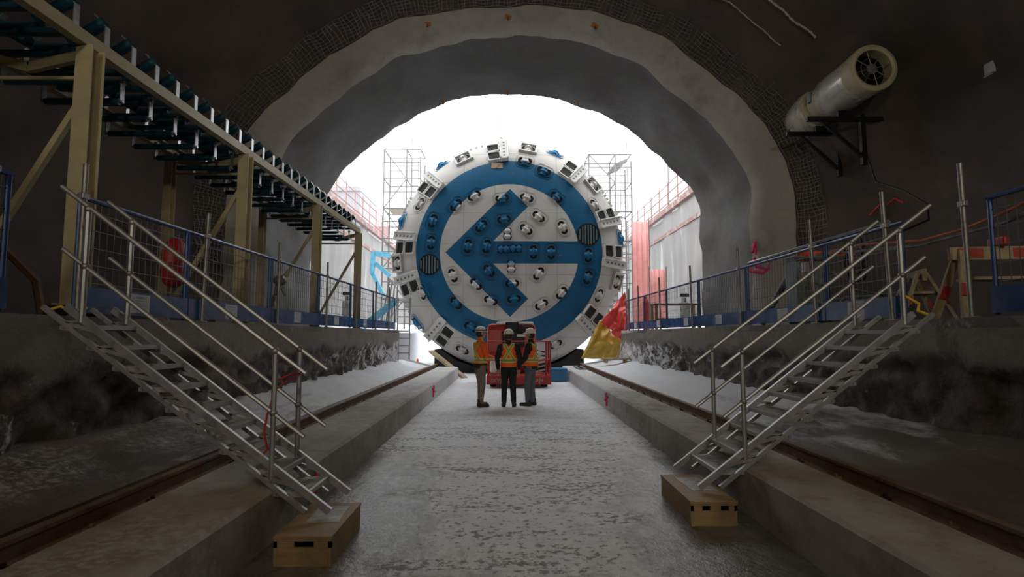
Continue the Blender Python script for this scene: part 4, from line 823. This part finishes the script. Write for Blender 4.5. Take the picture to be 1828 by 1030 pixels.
# blue excavator-like arm left
bl = M('light_blue_machine_paint', (.15, .5, .72), .5, 0, .15); a = thing('blue_lifting_arm', 'light blue folded crane arm on the snow left of the boring machine', 'crane', (-6.9, 30, 2.3))
m = MB(); m.beam((-.25, 0, 3.75), (.6, 0, 3.6), .2, .25); m.build('boom_tip', bl, a); m = MB(); m.beam((-.3, 0, 3.8), (-.35, 0, 2.6), .2, .32); m.build('upper_boom', bl, a)
m = MB(); m.beam((-.35, 0, 2.7), (.25, 0, 1.5), .2, .22); m.build('lower_boom', bl, a); m = MB(); m.beam((-.2, .1, 3.2), (.6, .1, 2.5), .16, .22); m.build('boom_link', bl, a); m = MB(); [m.beam((.2 + .25 * k, 0, 0), (.6 + .15 * k, 0, 2.3), .06, .06) for k in range(4)]; m.build('lattice_leg', palepost, a)
m = MB(); m.beam((-6.2, 24.2, 2.0), (-4.9, 24.6, 3.1), .12, .3); tag(m.build('blue_steel_beam', bl), 'light blue steel beam propped in the snow behind left fence', 'beam')
# street level: hoardings, buildings and railings beyond the pit
pk = M('dull_pink_hoarding', (.34, .22, .21), .8, 0, .15, 1)  # one greyed pink shared by hoardings and railings
for i, (x, y, w, h, lb) in enumerate(((-18, 52, 14, 2.4, 'long dull red hoarding on the street beyond left pit wall'), (-12.8, 42, 3, 1.6, 'short dull red hoarding at left pit edge'),)):
    m = MB(); m.box((x, y, 9.4 + h / 2), (w, .15, h)); [m.box((x - w / 2 + k, y - .12, 9.4 + h / 2), (.1, .1, h + .2)) for k in range(int(w) + 1)]; tag(m.build('site_hoarding', pk), lb, 'hoarding')
bm_ = M('pale_render_wall', (.25, .25, .26), .8, 0, .05, 1)
b = thing('distant_house', 'pale flat roofed building beyond the left pit wall', 'building', (-24, 66, 9.4)); m = MB(); m.box((0, 0, 4.2), (15, 8, 8.4)); m.box((3.5, 0, 8.6), (8, 8.4, .5)); m.build('wall', bm_, b)
for k in range(5): m = MB(); m.box((-6 + 2.8 * k, -4.02, 4.8), (1.2, .06, 1.6)); m.build('window', M('hazy_glass%d' % k, (.4, .42, .45), .3), b)
def railing(x, y0, y1, z, label, n):
    t = thing('street_railing', label, 'railing', (x, y0, z)); L = y1 - y0; m = MB()
    for h in (.5, 1.1, 1.7): m.tube((0, 0, h), (0, L, h), .04, n=5)
    m.build('rail', pk, t)
    for k in range(n): m = MB(); m.tube((0, L * k / (n - 1), 0), (0, L * k / (n - 1), 1.9), .05, n=5); m.build('railing_post', pk, t)
railing(10.35, 21, 60, 9.6, 'dull red railing on top of the right pit wall', 20); railing(-10.3, 21, 60, 9.6, 'dull red railing on top of the left pit wall', 20)
m = MB(); m.grid(lambda u, v: V((11.2 + 1.2 * v, 21 + 40 * u, 9.6 + 2.6 * sin(pi * v) ** .7 + .5 * nz(u * 20, v * 2))), 80, 8); tag(m.build('snow_heap', m_snowg, smooth=True), 'long heap of snow on the street above the right pit wall', 'snow heap')
# clutter seen between left platform and the machine
sg = thing('pit_ladder', 'pale site ladder standing between left platform end and the machine', 'ladder', (-4.55, 23.4, 0)); m = MB(); [m.tube((x, 0, 0), (x, 0, 3.2), .03) for x in (0, .5)]; [m.tube((0, 0, .3 * k), (.5, 0, .3 * k), .02) for k in range(1, 11)]; m.build('ladder_frame', palepost, sg)
for x, y, s_, lb in ((-4.35, 21.4, .42, 'snow dusted grey boulder at end of the left platform'), (-4.9, 22.9, .6, 'large grey boulder behind the first at left platform end')):
    m = MB(); m.grid(lambda u, v: V((x, y, .35)) + V((sin(pi * v) * cos(2 * pi * u), sin(pi * v) * sin(2 * pi * u), cos(pi * v))) * s_ * (1 + .35 * nz(u * 3, v * 3, x)), 16, 10); tag(m.build('boulder', M('boulder_grey%d' % int(s_ * 10), (.35, .34, .33), .8, 0, .3, 4), smooth=True), lb, 'boulder')
b = thing('traffic_cone', 'small orange cone beside the left end of the boring machine', 'cone', (-3.65, 23.1, 0)); m = MB(); m.lathe([(.16, .03), (.03, .65), (.02, .68)], n=16); m.build('cone_body', orange, b, smooth=True); m = MB(); m.box((0, 0, .015), (.36, .36, .03)); m.build('cone_base', blacksteel, b)
